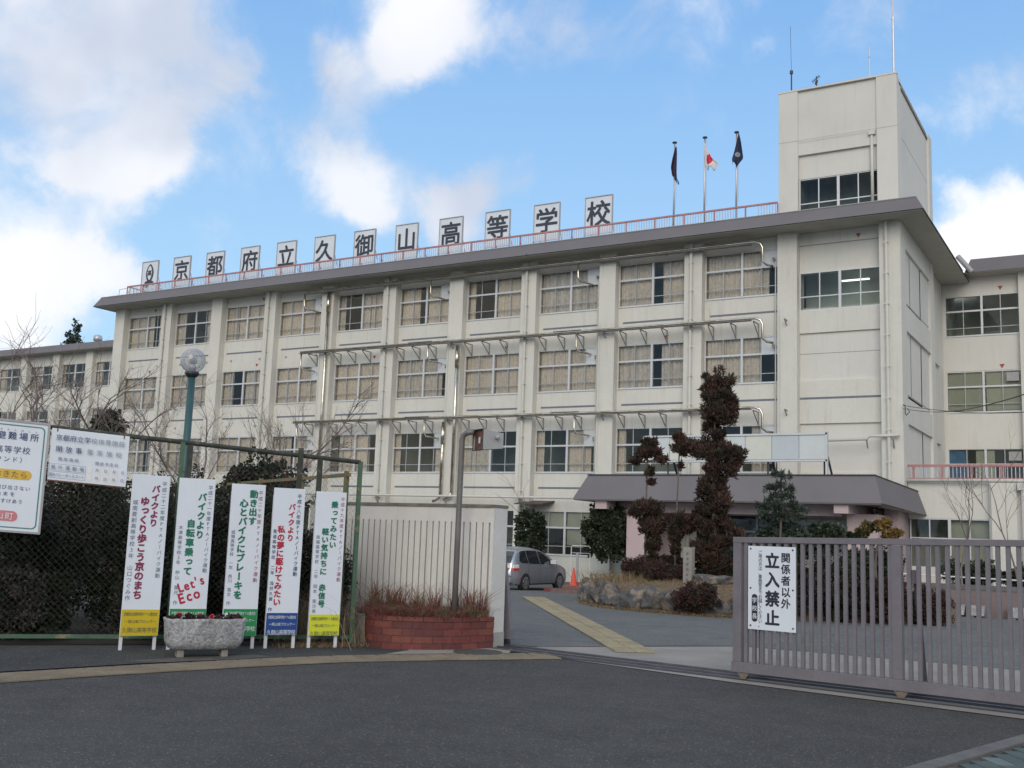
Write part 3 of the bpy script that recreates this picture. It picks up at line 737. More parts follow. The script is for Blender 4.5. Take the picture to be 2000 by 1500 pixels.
# eave: slanted fascia round the roof, soffit, roof slab
def ring_fascia(parent, xl, xr, yf, yb, zb, zt, inset, m, name='fascia'):
    b = MB()
    A = [(xl, yb, zb), (xl, yf, zb), (xr, yf, zb), (xr, yb, zb)]
    Bt = [(xl+inset, yb, zt), (xl+inset, yf+inset, zt), (xr-inset, yf+inset, zt), (xr-inset, yb, zt)]
    for i in range(3): b.quad(A[i], A[i+1], Bt[i+1], Bt[i])
    b.poly(Bt)
    return b.part(name, m, parent)
ring_fascia(school, -60.55, -7.45, 46.1, 60.2, 16.02, 16.66, .33, M_EAVE)
MB().box(-60.53, -7.47, 46.13, 60.2, 16.0, 16.04).part('eave_lip', M_DKMETAL, school)
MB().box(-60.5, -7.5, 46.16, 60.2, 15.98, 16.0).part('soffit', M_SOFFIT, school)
MB().tube([(-60.2, 46.42, 16.67), (-7.79, 46.42, 16.67), (-7.79, 60.2, 16.67)], .03, 5).part('roof_edge_trim', M_LTGREY, school)
MB().box(-26.82, -26.78, 46.09, 46.11, 16.02, 16.1).part('fascia_joint', M_DKMETAL, school)
MB().box(-60.18, -7.8, 46.5, 60, 16.66, 16.68).part('roof_slab', M_CONC, school)
# left end and right end walls
MB().box(-59.66, -59.6, 48.4, 60, -.6, 16).part('end_wall', M_WALL2, school)
MB().box(-8.95, -8.75, 48.4, 54.9, -.6, 16).part('end_wall', M_WALL2, school)
for z0, z1 in ((15.0, 16.0), (11.28, 12.4), (7.13, 8.25)):
    MB().box(-8.75, -8.64, 48.45, 54.9, z0, z1).part('end_wall_beam', M_WALL2, school)
for z in (12.6, 8.45): MB().box(-8.75, -8.74, 48.45, 54.9, z, z+.03).part('joint', M_STRIP, school)
MB().box(-9.4, -8.62, 54.9, 56.0, -.6, 16).part('pilaster', M_WALL2, school)
MB().box(-9.4, -8.9, 56.0, 60.3, -.6, 16).part('end_wall', M_WALL2, school)
for z in (11.2, 7.1): MB().box(-8.9, -8.78, 56.4, 58.6, z, z+.35).part('end_wall_beam', M_WALL2, school)

# stair tower on the roof
MB().box(-14.0, -13.1, 47.3, 55.9, 16.6, 22.78).part('tower_pilaster', M_WALL2, school)
MB().box(-9.55, -8.66, 47.3, 48.2, 16.6, 22.78).part('tower_pilaster', M_WALL2, school)
MB().box(-9.3, -8.72, 48.2, 55.3, 16.6, 22.775).part('tower_wall', M_WALL2, school)
MB().box(-9.4, -8.62, 55.3, 56.2, 16.6, 22.78).part('tower_pilaster', M_WALL2, school)
MB().box(-13.1, -9.55, 47.42, 47.8, 19.66, 22.775).part('tower_wall', M_WALL2, school)
MB().box(-13.1, -9.55, 47.56, 47.9, 18.5, 19.66).part('tower_wall', M_WALL2, school)
MB().box(-13.1, -9.55, 47.56, 47.9, 16.6, 17.0).part('tower_wall', M_WALL2, school)
MB().box(-13.1, -8.66, 47.8, 55.9, 22.5, 22.62).part('tower_roof', M_CONC, school)
MB().box(-14.02, -8.64, 47.28, 47.5, 22.78, 22.86).part('tower_coping', M_WALL, school)
MB().box(-8.9, -8.71, 47.5, 55.3, 22.776, 22.83).part('tower_coping', M_WALL, school)
MB().box(-13.9, -13.1, 55.0, 55.2, 16.6, 22.6).part('tower_wall', M_DARK, school)
MB().box(-13.1, -9.3, 49.2, 49.4, 16.7, 22.4).part('tower_inner_wall', M_DARK, school)
MB().box(-14.004, -8.655, 47.292, 47.298, 20.33, 20.35).part('joint', M_SOFFIT, school)
MB().box(-8.718, -8.714, 48.2, 55.3, 20.2, 20.22).part('joint', M_SOFFIT, school)
stair_window(-13.1, 17.0, 3.55, 1.52, 47.65, .22, m=M_GLASS_D)
MB().tube([(-9.78, 47.38, 20.2), (-9.78, 47.38, 16.8)], .07, 10).part('drain_pipe', M_PVC, school, smooth=True)
MB().box(-9.92, -9.62, 47.28, 47.46, 20.1, 20.32).part('pipe_hopper', M_PVC, school)
# rain pipes on the odd pilasters
for k in (1, 3, 5, 7, 9, 11):
    x = Rk[k]-.52 if k < 11 else -9.2
    b = MB().tube([(x, YF-.12, 15.95), (x, YF-.12, 4.5 if k > 9 else -.05)], .075, 10)
    for z in np.arange(1.2, 15.8, 1.38):
        if k > 9 and z < 4.6: continue
        b.box(x-.09, x+.09, YF-.2, YF, z-.03, z+.03)
    b.part('drain_pipe', M_PVC, school, smooth=False)
# red rescue triangles and small vent hoods
for x, z in ((Rk[8]+2.55, 15.72), (Rk[8]+2.6, 11.55), (Rk[0]+2.5, 15.72), (Rk[0]+2.4, 11.58), (-10.5, 15.62), (Rk[2]+3.1, 15.7), (Rk[2]+2.9, 11.55), (Rk[4]+1.9, 15.72), (Rk[4]+2.9, 11.55), (Rk[6]+2.6, 11.55)):
    MB().prism([(x-.11, z+.09), (x+.11, z+.09), (x, z-.1)], 'y', YS-.02, YS-.002).part('rescue_marker', M_TRI, school)
for k in range(10):
    for i, z in enumerate((11.95, 7.8)):
        for dx in (.7, 3.1):
            if k > 3: continue
            MB().lathe((Rk[k]+dx, YS-.03, z), [(.0, -.05), (.06, -.04), (.07, 0), (.05, .05), (0, .07)], 8).part('vent_hood', M_SOFFIT, school)

# heating ducts along the facade on brackets: separate runs
for i, (z, x0) in enumerate(((15.6, -42.35), (11.98, -42.5), (7.84, -42.7))):
    d = thing('duct_run', ('uppermost bright metal duct along the facade just under the eaves',
                           'middle bright metal duct on triangular brackets above the second row of windows from the top',
                           'lowest bright metal duct on triangular brackets above the third row of windows from the top')[i], 'duct', (-30, 46.9, z), 'bright ducts along the school facade')
    b = MB().tube([(x0, 46.92, z), (-15.0, 46.92, z), (-14.75, 46.95, z-.1), (-14.66, 46.98, z-.3), (-14.66, 46.98, z-.95), (-14.5, 47.1, z-1.1), (-14.3, 47.4, z-1.12)], .058, 10)
    b.part('duct', M_PIPE, d, smooth=True)
    MB().tube([(x0, 47.10, z+.01), (-15.1, 47.10, z+.01)], .04, 8).part('duct', M_PIPE, d, smooth=True)
    MB().box(x0-.1, -15.2, 46.86, 47.16, z-.085, z-.065).part('tray', M_BRACK, d)
    for k in (3, 5, 7):
        x = Rk[k]+2.62
        MB().tube([(x, 46.95, z-.05), (x, 46.97, z-.8), (x+.08, 47.0, z-1.0), (x+.35, 47.45, z-1.05), (x+.45, 47.7, z-1.05)], .052, 8).part('duct_drop', M_PIPE, d, smooth=True)
        if k > 3 and i: MB().box(x-1.3, x+.25, 46.85, 47.0, z+.06, z+.09).part('duct_cover', M_LTGREY, d)
    n = int((-15-x0)/1.14)
    if i > 0:
        me = MB().box(-.02, .02, 0, .82, -.04, 0).mesh('bracket', M_BRACK)
        bm = MB(); bm.box(-.02, .02, 0, .86, -.045, 0); bm.box(-.02, .02, .82, .86, -.62, -.045)
        bm.obox((0, .02, -.03), (1, 0, 0), Vector((0, .8, -.56)).normalized(), Vector((0, .56, .8)).normalized(), -.018, .018, 0, .98, -.02, .02)
        me = bm.mesh('bracket', M_BRACK)
        bs = MB(); bs.box(-.02, .02, 0, .42, -.045, 0); bs.obox((0, .02, -.03), (1, 0, 0), Vector((0, .38, -.22)).normalized(), Vector((0, .22, .38)).normalized(), -.018, .018, 0, .44, -.02, .02)
        me_s = bs.mesh('bracket', M_BRACK)
        for k in range(4, 10):
            for dx in (.45, 1.55, 2.65): inst('bracket', me, d, Vector((Rk[k]+dx, 46.88, z-.11))-d.location)
            inst('bracket', me_s, d, Vector((Rk[k]+4.1, 46.88, z-.11))-d.location)
        inst('bracket', me, d, Vector((Rk[3]+3.2, 46.88, z-.11))-d.location)
for (x, zt, zb, lab) in ((-40.75, 15.5, 2.0, 'tall bright vertical duct left of the fifth window bay'), (-31.5, 11.75, 3.8, 'bright vertical duct falling from the middle duct run'), (-32.2, 7.6, 3.7, 'short bright vertical duct falling from the lowest duct run')):
    b = MB().tube([(x, 47.12, zt), (x, 47.12, zb)], .085, 10).tube([(x, 47.12, zt-.2), (x, 47.12, zt-1.2)], .115, 10)
    if zb > 3: b.tube([(x, 47.12, zb+.05), (x-.1, 47.1, zb-.2), (x-.45, 47.1, zb-.35)], .085, 8)
    tag(b.part('vertical_duct', M_PIPE, None, smooth=True), lab, 'duct')
for k in (3, 5, 7, 9):
    b = MB(); x = Rk[k]+3.5
    b.tube([(x, 47.55, 14.7), (x, 47.55, 3.9)], .03, 6).tube([(x+.3, 47.2, 12.4), (x+.3, 47.2, 5)], .014, 5)
    for z in (12.7, 8.5, 4.3): b.box(x-.02, x+.45, 47.53, 47.56, z, z+.03)
    b.part('conduit', M_PVC, school)
lp = thing('wall_pipe', 'white horizontal pipe on small brackets low on the facade above the gate wall', 'pipe', (-30, 46.9, 3.65))
MB().tube([(-44, 46.95, 3.66), (-22.2, 46.95, 3.62)], .06, 8).part('pipe', M_PVC, lp, smooth=True)
for k in range(3, 8):
    MB().obox((Rk[k]-.4, 46.9, 3.55), (1, 0, 0), (0, 1, 0), (0, 0, 1), -.02, .02, 0, .4, -.05, 0).obox((Rk[k]-.4, 46.92, 3.5), (1, 0, 0), Vector((0, .35, -.4)).normalized(), Vector((0, .4, .35)).normalized(), -.02, .02, 0, .5, -.02, .02).part('bracket', M_BRACK, lp)
lp = thing('short_wall_pipe', 'short white stepped pipe on the stair bay above the porch roof', 'pipe', (-10.5, 47, 6.4))
MB().tube([(-13.1, 47.2, 6.28), (-10.1, 47.2, 6.34), (-10.0, 47.15, 6.46), (-8.75, 47.1, 6.47)], .06, 8).part('pipe', M_PVC, lp, smooth=True)
for x in (-10.1, -9.0): MB().obox((x, 47.05, 6.3), (1, 0, 0), Vector((0, .25, -.4)).normalized(), Vector((0, .4, .25)).normalized(), -.025, .025, 0, .42, -.02, .02).part('bracket', M_BRACK, lp)

# ------------------------------------------------------------------ roof railing, letter plates, flags, aerials
rr = thing('roof_railing', 'long faded pink railing with pale balusters along the roof edge', 'railing', (-36, 47.2, 16.7))
x0r, x1r = -58.6, -14.02
MB().box(x0r, x1r, 47.16, 47.24, 17.42, 17.5).part('top_rail', M_RAILR, rr)
MB().box(x0r, x1r, 47.18, 47.22, 16.86, 16.9).part('bottom_rail', M_BALU, rr)
npost = 29; st = (x1r-x0r)/npost
bpost = MB(); bpost.box(-.03, .03, -.03, .03, 0, .74); bpost.tube([(.0, .0, .55), (-.12, .35, .3), (-.16, .5, 0)], .02, 5)
bpost = bpost.mesh('post', M_RAILR)
for i in range(npost+1): inst('post', bpost, rr, Vector((x0r+i*st, 47.2, 16.69))-rr.location)
bal = MB()
for i in range(int((x1r-x0r)/.135)):
    x = x0r+.06+i*.135
    if -15.9 < x < -15.0: continue
    bal.box(x-.018, x+.018, 47.188, 47.212, 16.9, 17.42)
o = bal.part('balusters', M_BALU, rr); o['kind'] = 'stuff'
MB().box(x0r, x0r+.06, 47.2, 53, 17.42, 17.5).part('return_rail', M_RAILR, rr)
b = MB()
for i in range(20): b.box(x0r+.01, x0r+.04, 47.4+i*.28, 47.43+i*.28, 16.7, 17.42)
b.part('return_balusters', M_RAILR, rr)
MB().tube([(-59.3, 47.1, 16.7), (-59.25, 47.1, 17.3), (-58.65, 47.15, 17.35)], .02, 5).part('end_hoop', M_LTGREY, rr)

CH = ' 京都府立久御山高等学校'
for i in range(12):
    xa = -58.09+3.0655*i; xb = xa+1.52
    nm = 'emblem' if i == 0 else 'character '+CH[i]
    t = thing('letter_board', ('white roof board with the pointed leaf emblem, leftmost of the row' if i == 0 else
              'white framed roof board bearing the dark character meaning '+('', 'capital, second from the left', 'metropolis, third from the left', 'prefectural office, fourth from the left', 'to stand, fifth from the left', 'long time, sixth from the left', 'honourable, seventh from the left', 'mountain', 'high, eighth after the emblem', 'grade, third from the right', 'learning, second from the right', 'school, rightmost')[i]), 'sign', ((xa+xb)/2, 47.9, 16.7), 'white character boards along the roof edge')
    MB().box(xa, xb, 47.9, 47.96, 17.25, 19.25).part('board', M_SIGNW, t)
    MB().box(xa-.03, xb+.03, 47.86, 47.98, 19.25, 19.29).box(xa-.03, xa, 47.86, 47.98, 16.7, 19.25).box(xb, xb+.03, 47.86, 47.98, 16.7, 19.25).part('frame', M_GREY, t)
    MB().tube([(xa+.1, 47.98, 18.9), (xa+.1, 48.7, 16.7)], .016, 5).tube([(xb-.1, 47.98, 18.4), (xb-.1, 48.7, 16.7)], .016, 5).part('stay', M_LTGREY, t)
    cx = (xa+xb)/2
    if i == 0:
        def leafpts(w_, h_, z_, N=16): return [(cx+w_*math.sin(PI*k/N)**.7, z_-h_/2+h_*k/N) for k in range(N+1)]+[(cx-w_*math.sin(PI*k/N)**.7, z_-h_/2+h_*k/N) for k in range(N-1, 0, -1)]
        MB().prism([(a, z) for a, z in leafpts(.36, 1.35, 18.42)], 'y', 47.88, 47.9).part('emblem', M_LETTER, t)
        MB().prism([(a, z) for a, z in leafpts(.22, 1.02, 18.46)], 'y', 47.872, 47.88).part('emblem_field', M_SIGNW, t)
        MB().prism([(cx-.5, 17.55), (cx-.4, 17.85), (cx, 18.0), (cx+.4, 17.85), (cx+.5, 17.55), (cx+.1, 17.75), (cx-.15, 17.42)], 'y', 47.862, 47.87).part('emblem_base', M_LETTER, t)
        letters([('高', cx, 18.46, .42, 0, .03)], (0, 47.868, 0), (1, 0, 0), (0, 0, 1), (0, -1, 0)).part('emblem_mark', M_LETTER, t)
    else:
        letters([(CH[i], cx, 18.36, 1.42, 0, .018)], (0, 47.885, 0), (1, 0, 0), (0, 0, 1), (0, -1, 0)).part('lettering', M_LETTER, t)

def flag_mesh(pole, ztop, H, left, right, seed, wave=.07):
    b = MB(); nu, nv = 16, 16
    for j in range(nv+1):
        v = j/nv; xl_ = float(np.interp(v, [p[0] for p in left], [p[1] for p in left])); xr_ = float(np.interp(v, [p[0] for p in right], [p[1] for p in right]))
        for i in range(nu+1):
            u = i/nu; x = xl_+(xr_-xl_)*u
            y = -.06-wave*math.sin(u*9+v*3+seed)*(.35+v)-.04*math.sin(u*4+v*6)
            b.v.append((pole[0]+x, pole[1]+y, ztop-v*H-(.10*math.sin(u*7+seed)+.10*u)*v))
    for j in range(nv):
        for i in range(nu): q = j*(nu+1)+i; b.f.append((q, q+1, q+nu+2, q+nu+1))
    return b
def flag_mat(name, ground, disc=None, c=(0, 0, 0), r=.3):
    m = bpy.data.materials.new(name); m.use_nodes = True; w = NT(m.node_tree); bs = w.n['Principled BSDF']; bs.inputs['Roughness'].default_value = .8
    if disc:
        uv = w.node('ShaderNodeUVMap').outputs[0]; dd = w.vmath('DISTANCE', uv, c).outputs['Value']
        w.l.new(w.mix(w.math('LESS_THAN', dd, r), ground, disc), bs.inputs['Base Color'])
    else: bs.inputs['Base Color'].default_value = (*ground, 1)
    return m
def flag_part(name, b, m, pole, ztop, su=1.0):
    uvs = [((v[0]-pole[0])*su, v[2]-ztop) for v in b.v]
    o = b.part(name, m, None, smooth=True); uvl = o.data.uv_layers.new(name='UVMap')
    for lp_ in o.data.loops: uvl.data[lp_.index].uv = uvs[lp_.vertex_index]
    sm = o.modifiers.new('solid', 'SOLIDIFY'); sm.thickness = .01
    return o
labels = ('leftmost of the three roof flagpoles', 'middle roof flagpole carrying the red disc flag', 'rightmost roof flagpole, nearest the stair tower')
for i, x in enumerate((-19.5, -17.9, -16.28)):
    t = thing('flagpole', labels[i], 'flagpole', (x, 48.0, 16.7), 'flagpoles on the roof')
    MB().tube([(x, 48, 16.7), (x, 48, 19.2), (x, 48, 21.5)], .055, 8, r2=.04).part('pole', M_POLE, t, smooth=True)
    MB().lathe((x, 48, 21.5), [(.0, 0), (.12, .02), (.12, .07), (.0, .12)], 10).part('finial', M_DKMETAL, t)
    MB().tube([(x+.1, 47.97, 21.4), (x+.12, 47.97, 18.0)], .006, 3).part('halyard', M_POLE, t)
P1 = (-19.5, 47.93); fl = flag_part('flag', flag_mesh(P1, 21.25, 1.8, [(0, .12), (.3, -.02), (.55, -.13), (.75, -.09), (.87, .03), (1, .2)], [(0, .14), (.7, .18), (.85, .21), (1, .30)], 1), flag_mat('maroon_navy_flag', (.035, .016, .04)), P1, 21.25)
tag(fl, 'dark maroon and navy flag hanging limp on the leftmost pole', 'flag')
P1 = (-17.9, 47.93); fl = flag_part('flag', flag_mesh(P1, 21.2, 1.32, [(0, .03), (.8, .04), (1, .2)], [(0, .05), (.3, .22), (.55, .40), (.78, .80), (1, .62)], 2, .05), flag_mat('disc_flag', (.66, .66, .68), (.60, .03, .06), (.46, -.85, 0), .28), P1, 21.2, 1.6)
tag(fl, 'white flag with a red disc half open on the middle pole', 'flag')
P1 = (-16.28, 47.93); fl = flag_part('flag', flag_mesh(P1, 21.4, 1.5, [(0, .14), (.3, .03), (.6, -.12), (.78, -.22), (1, -.14)], [(0, .16), (.3, .27), (.6, .37), (.85, .42), (1, .15)], 3), flag_mat('navy_flag', (.016, .024, .07), (.25, .27, .28), (.1, -1.05, 0), .12), P1, 21.4)
tag(fl, 'navy flag with a pale mark folded on the rightmost pole', 'flag')

b = MB().tube([(-13.5, 47.7, 22.8), (-13.5, 47.7, 23.9)], .035, 6).lathe((-13.5, 47.7, 23.85), [(.0, 0), (.08, .03), (.08, .18), (.0, .22)], 8).tube([(-13.5, 47.7, 24.0), (-13.55, 47.7, 26.3)], .009, 4)
tag(b.part('whip_aerial', M_DKMETAL), 'thin whip aerial with dark base at the left corner of the tower', 'aerial')
b = MB().tube([(-12.45, 48.2, 22.7), (-12.45, 48.2, 23.75)], .025, 5).tube([(-12.65, 48.2, 23.5), (-12.3, 48.2, 23.75)], .02, 4)
for q in range(5): b.tube([(-12.62+q*.075, 48.0, 23.5+q*.055), (-12.62+q*.075, 48.4, 23.5+q*.055)], .01, 3)
b.tube([(-12.45, 48.1, 23.3), (-12.4, 48.1, 23.5)], .06, 6)
tag(b.part('yagi_aerial', M_DKMETAL), 'small toothed television aerial behind the tower parapet', 'aerial')
b = MB().tube([(-9.98, 48, 22.7), (-9.98, 48, 24.6)], .03, 6).lathe((-9.98, 48, 24.1), [(0, 0), (.05, 0), (.05, .06), (0, .06)], 6)
tag(b.part('short_mast', M_POLE), 'short plain mast on the tower roof left of the tall rod', 'mast')
b = MB().tube([(-8.83, 47.6, 22.8), (-8.83, 47.6, 25.6)], .05, 8).tube([(-8.83, 47.6, 25.6), (-8.84, 47.6, 27.6)], .03, 6)
b.lathe((-8.83, 47.6, 25.5), [(0, 0), (.06, 0), (.06, .12), (0, .12)], 8)
tag(b.part('lightning_rod', M_POLE), 'tall lightning rod at the right front corner of the tower', 'mast')

# ------------------------------------------------------------------ left and right wings
lw = thing('left_wing', 'cream school wing with mauve eaves set back at the far left behind bare trees', 'building', (-85, 61, 0))
wr = [-78.0+(-4.56)*k for k in range(-1, 6)]
for k in range(0, 6):
    xr = -76.2-4.56*k+1.8
    MB().box(xr-.9, xr, 60.6, 61.6, -.1, 16.7).part('pilaster', M_WALL, lw)
    for z0, z1 in ((15.6, 16.7), (11.5, 13.4), (7.3, 9.25), (3.1, 5.1), (-.1, .9)):
        MB().box(xr-4.56, xr-.9, 61, 61.5, z0, z1).part('spandrel', M_WALL, lw)
    for i, z in enumerate((13.4, 9.25, 5.1)):
        if k < 5: window(xr-4.56, z, ('11000000', '10010000', '11110001', '11000001', '11001000')[(k+i) % 5], y=61.1, seed=300+k*3+i, parent=lw)
MB().box(-100, -60, 64.5, 64.7, 0, 16.6).part('inner_wall', M_DARK, lw)
MB().box(-74.4, -59.7, 61.0, 61.5, -.1, 16.7).part('plain_wall', M_WALL, lw)
ring_fascia(lw, -101, -59.8, 59.9, 75, 16.6, 17.25, .3, M_EAVE)
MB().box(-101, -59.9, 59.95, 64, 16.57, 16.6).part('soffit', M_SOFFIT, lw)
MB().lathe((-79.7, 61.5, 17.2), [(0, 0), (.22, 0), (.22, .35), (.36, .4), (.40, .62), (.36, .85), (.2, .95), (0, .97)], 14).part('roof_ventilator', M_POLE, lw, smooth=True)

rw = thing('right_wing', 'cream school wing set back at the far right with wide windows and a terrace', 'building', (0, 60, 0))
for k, x0 in enumerate((-8.75, -4.2, .36, 4.9)):
    MB().box(x0+3.66, x0+4.56, 60.0, 61, -.1, 16.35).part('pilaster', M_WALL, rw)
    for z0, z1 in ((15.3, 16.35), (11.2, 13.1), (7.05, 8.98), (2.9, 4.86)):
        MB().box(x0, x0+3.66, 60.35, 60.8, z0, z1).part('spandrel', M_WALL2, rw)
    for i, z in enumerate((13.1, 8.99, 4.87)):
        w = window(x0, z, '00000000', y=60.45, seed=400+k*3+i, parent=rw)
        if i == 1: MB().box(x0+.05, x0+1.75, 60.5, 60.51, z+.1, z+2.1).box(x0+1.95, x0+3.6, 60.5, 60.51, z+.1, z+2.1).part('blind', M_BLIND, rw)
        if i == 2:
            for q, c in ((0, M_CURT2), (1, M_CURT2), (2, M_BLIND), (3, M_BLIND)):
                MB().box(x0+.05+q*.45+(.4 if q > 1 else 0), x0+.5+q*.45+(.4 if q > 1 else 0), 60.5, 60.52, z+.1, z+2.1).part('curtain', c, rw)
    for z in ((10.75) , (6.6)):
        MB().box(x0+2.95, x0+3.55, 60.2, 60.36, z-.18 if z > 8 else z-.18, z+.28).part('vent_box', M_LTGREY, rw)
for x, z in ((-5.98, 15.6), (-6.0, 11.4)): MB().prism([(x-.12, z+.1), (x+.12, z+.1), (x, z-.11)], 'y', 60.32, 60.345).part('rescue_marker', M_TRI, rw)
MB().box(-8.9, -8.8, 60.81, 64.5, 0, 16.2).part('partition', M_DARK, rw)
MB().box(-9.5, -8.75, 60.35, 60.8, -.6, 16.3).part('side_wall', M_WALL2, rw)
MB().box(-8.9, 10, 64.5, 64.7, 0, 16.3).part('inner_wall', M_DARK, rw)
ring_fascia(rw, -7.6, 12, 59.3, 75, 16.32, 17.1, .3, M_EAVE)
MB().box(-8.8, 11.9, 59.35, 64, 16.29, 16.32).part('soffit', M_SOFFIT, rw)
MB().tube([(-7.9, 59.3, 17.25), (-7.2, 59.2, 16.3)], .14, 8).part('gutter_end', M_LTGREY, rw)
# ground floor block with the terrace
MB().box(-8.6, -5.38, 48.0, 48.4, 3.02, 4.62).part('terrace_front', M_WALL, rw)
MB().box(-8.6, -5.38, 48.0, 48.4, -.1, .95).part('terrace_front', M_WALL, rw)
MB().box(-5.38, 8, 47.75, 48.4, -.1, 4.62).part('terrace_front', M_WALL2, rw)
MB().box(-5.3, -4.35, 47.6, 47.75, -.1, 4.5).part('terrace_pier', M_WALL, rw)
MB().box(-8.6, 8, 48.4, 60.3, 4.5, 4.62).part('terrace_slab', M_CONC, rw)
MB().box(-8.6, 8, 50.5, 50.7, 0, 4.5).part('inner_wall', M_DARK, rw)
MB().tube([(-8.7, 47.82, 4.6), (-4.2, 47.7, 4.6), (8, 47.7, 4.6)], .07, 8).part('gutter', M_PVC, rw, smooth=True)
MB().tube([(-4.1, 47.5, 4.3), (-4.1, 47.5, 0)], .08, 8).box(-4.3, -3.9, 47.4, 47.75, 4.2, 4.5).part('drain_pipe', M_PVC, rw)
w = stair_window(-8.55, .95, 3.15, 2.07, 48.1, .60, parent=rw)
MB().box(-7.0, -5.45, 48.3, 48.32, 1.0, 3.0).part('blind', M_BLIND, rw)
tr_ = thing('terrace_railing', 'pink railing with pale balusters along the right terrace', 'railing', (-4, 48.1, 4.62))
MB().box(-8.72, 8, 48.05, 48.15, 5.2, 5.3).part('top_rail', M_RAILR, tr_)
MB().box(-8.6, 8, 48.08, 48.12, 4.7, 4.73).part('bottom_rail', M_RAILR, tr_)
for i in range(13): MB().box(-8.42+i*1.15, -8.34+i*1.15, 48.06, 48.14, 4.62, 5.2).part('post', M_RAILR, tr_)
bl = MB().box(-.015, .015, -.015, .015, 0, .48).mesh('baluster', M_BALU)
for i in range(110): inst('baluster', bl, tr_, Vector((-8.6+i*.15, 48.1, 4.73))-tr_.location)

# service wires from the end wall
b = MB()
for (z, ex, ey, ez) in ((7.62, 1.0, 12, 4.0), (7.75, 2.0, 25, 5.2)):
    pts = []
    for k in range(13):
        t = k/12; pts.append((-8.6+(ex+8.6)*t, 47.2+(ey-47.2)*t, z+(ez-z)*t-.5*math.sin(PI*t)))
    b.tube(pts, .012, 4)
b.tube([(-8.6, 47.25, 7.8), (-8.5, 47.1, 7.75), (-8.5, 47.1, 7.4), (-8.45, 47.0, 7.3), (-8.3, 47.0, 7.45), (-8.4, 47.05, 7.6)], .02, 5)
tag(b.part('service_wires', M_DKMETAL), 'thin service wires sagging from the end wall towards the street', 'wires')

# ------------------------------------------------------------------ entrance porch
po = thing('entrance_porch', 'broad entrance porch with slanted mauve roof fascia on pink piers', 'porch', (-15, 43, 0))
zb_, zt_, yf_ = 3.38, 4.47, 42.4
xl, xr = -21.85, -8.55; ins = .5
MB().poly([(xr-.02, yf_+.02, zb_-.03), (-7.87, 47.9, 3.12), (-10, 47.9, 3.3)]).part('porch_ceiling', M_SOFFIT, po)
A = [(xl, 48.1, zb_), (xl, yf_, zb_), (xr, yf_, zb_), (-7.85, 47.98, 3.13)]; T = [(xl+ins, 48.1, zt_), (xl+ins, yf_+ins, zt_), (xr-ins*.7, yf_+ins, zt_), (-8.2, 47.98, 4.13)]
b = MB()
for i in range(3): b.quad(A[i], A[i+1], T[i+1], T[i])
b.part('fascia', M_EAVE, po)
MB().box(xl+ins, xr-ins*.7, yf_+ins, 47.3, zt_-.06, zt_+.0).part('porch_roof', M_EAVE, po)
MB().box(xl+ins-.03, xr-ins*.7+.03, yf_+ins-.04, yf_+ins+.1, zt_, zt_+.05).part('roof_edge_trim', M_DKMETAL, po)
MB().tube([(xr-ins*.7, yf_+ins, zt_+.02), (-8.2, 47.98, 4.15)], .03, 6).part('roof_edge_trim', M_DKMETAL, po)
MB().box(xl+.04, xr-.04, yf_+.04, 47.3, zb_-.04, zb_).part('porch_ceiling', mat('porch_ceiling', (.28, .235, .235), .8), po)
for x in (-20.55, -10.15):
    MB().box(x-.28, x+.28, 42.62, 47.2, 2.98, zb_-.04).part('beam', M_PINK, po)
MB().box(-20.2, -10.4, 43.8, 44.2, 2.9, zb_-.04).part('beam', M_PINK, po)
MB().box(-19.55, -18.55, 43.2, 44.0, -.6, 3.0).part('pier', M_PINK, po)
MB().box(-10.2, -9.0, 43.8, 47.3, -.6, 3.0).part('pier', M_PINK, po)
MB().box(-9.2, -8.62, 46.0, 48.0, -.6, 3.3).part('porch_wall', M_PINK, po)
MB().box(-21, -18.9, 47.2, 47.32, -.6, 3.4).part('porch_wall', M_PINK, po)
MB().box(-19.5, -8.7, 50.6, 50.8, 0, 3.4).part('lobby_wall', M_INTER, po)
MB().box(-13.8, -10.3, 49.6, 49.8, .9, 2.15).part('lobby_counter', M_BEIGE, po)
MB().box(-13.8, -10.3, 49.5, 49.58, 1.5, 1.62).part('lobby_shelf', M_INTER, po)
for x in (-17.8, -16.4, -15.0, -13.6, -12.2, -10.8):
    MB().box(x-.05, x+.05, 47.3, 47.4, 0, 3.0).part('door_frame', M_ALU2, po)
    MB().quad((x+.05, 47.35, .05), (x+1.35, 47.35, .05), (x+1.35, 47.35, 2.9), (x+.05, 47.35, 2.9)).part('glass_panel', M_GLASS, po)
MB().box(-18.9, -10.2, 47.28, 47.42, 2.2, 2.28).part('door_frame', M_ALU2, po)
for x in (-13.5, -11.9): MB().box(x, x+1.2, 48.8, 48.9, 2.95, 3.0).part('lobby_lamp', mat('dim_tube', (.8, .85, .8), .5, var=0, emit=((.9, 1, .9), .5)), po)

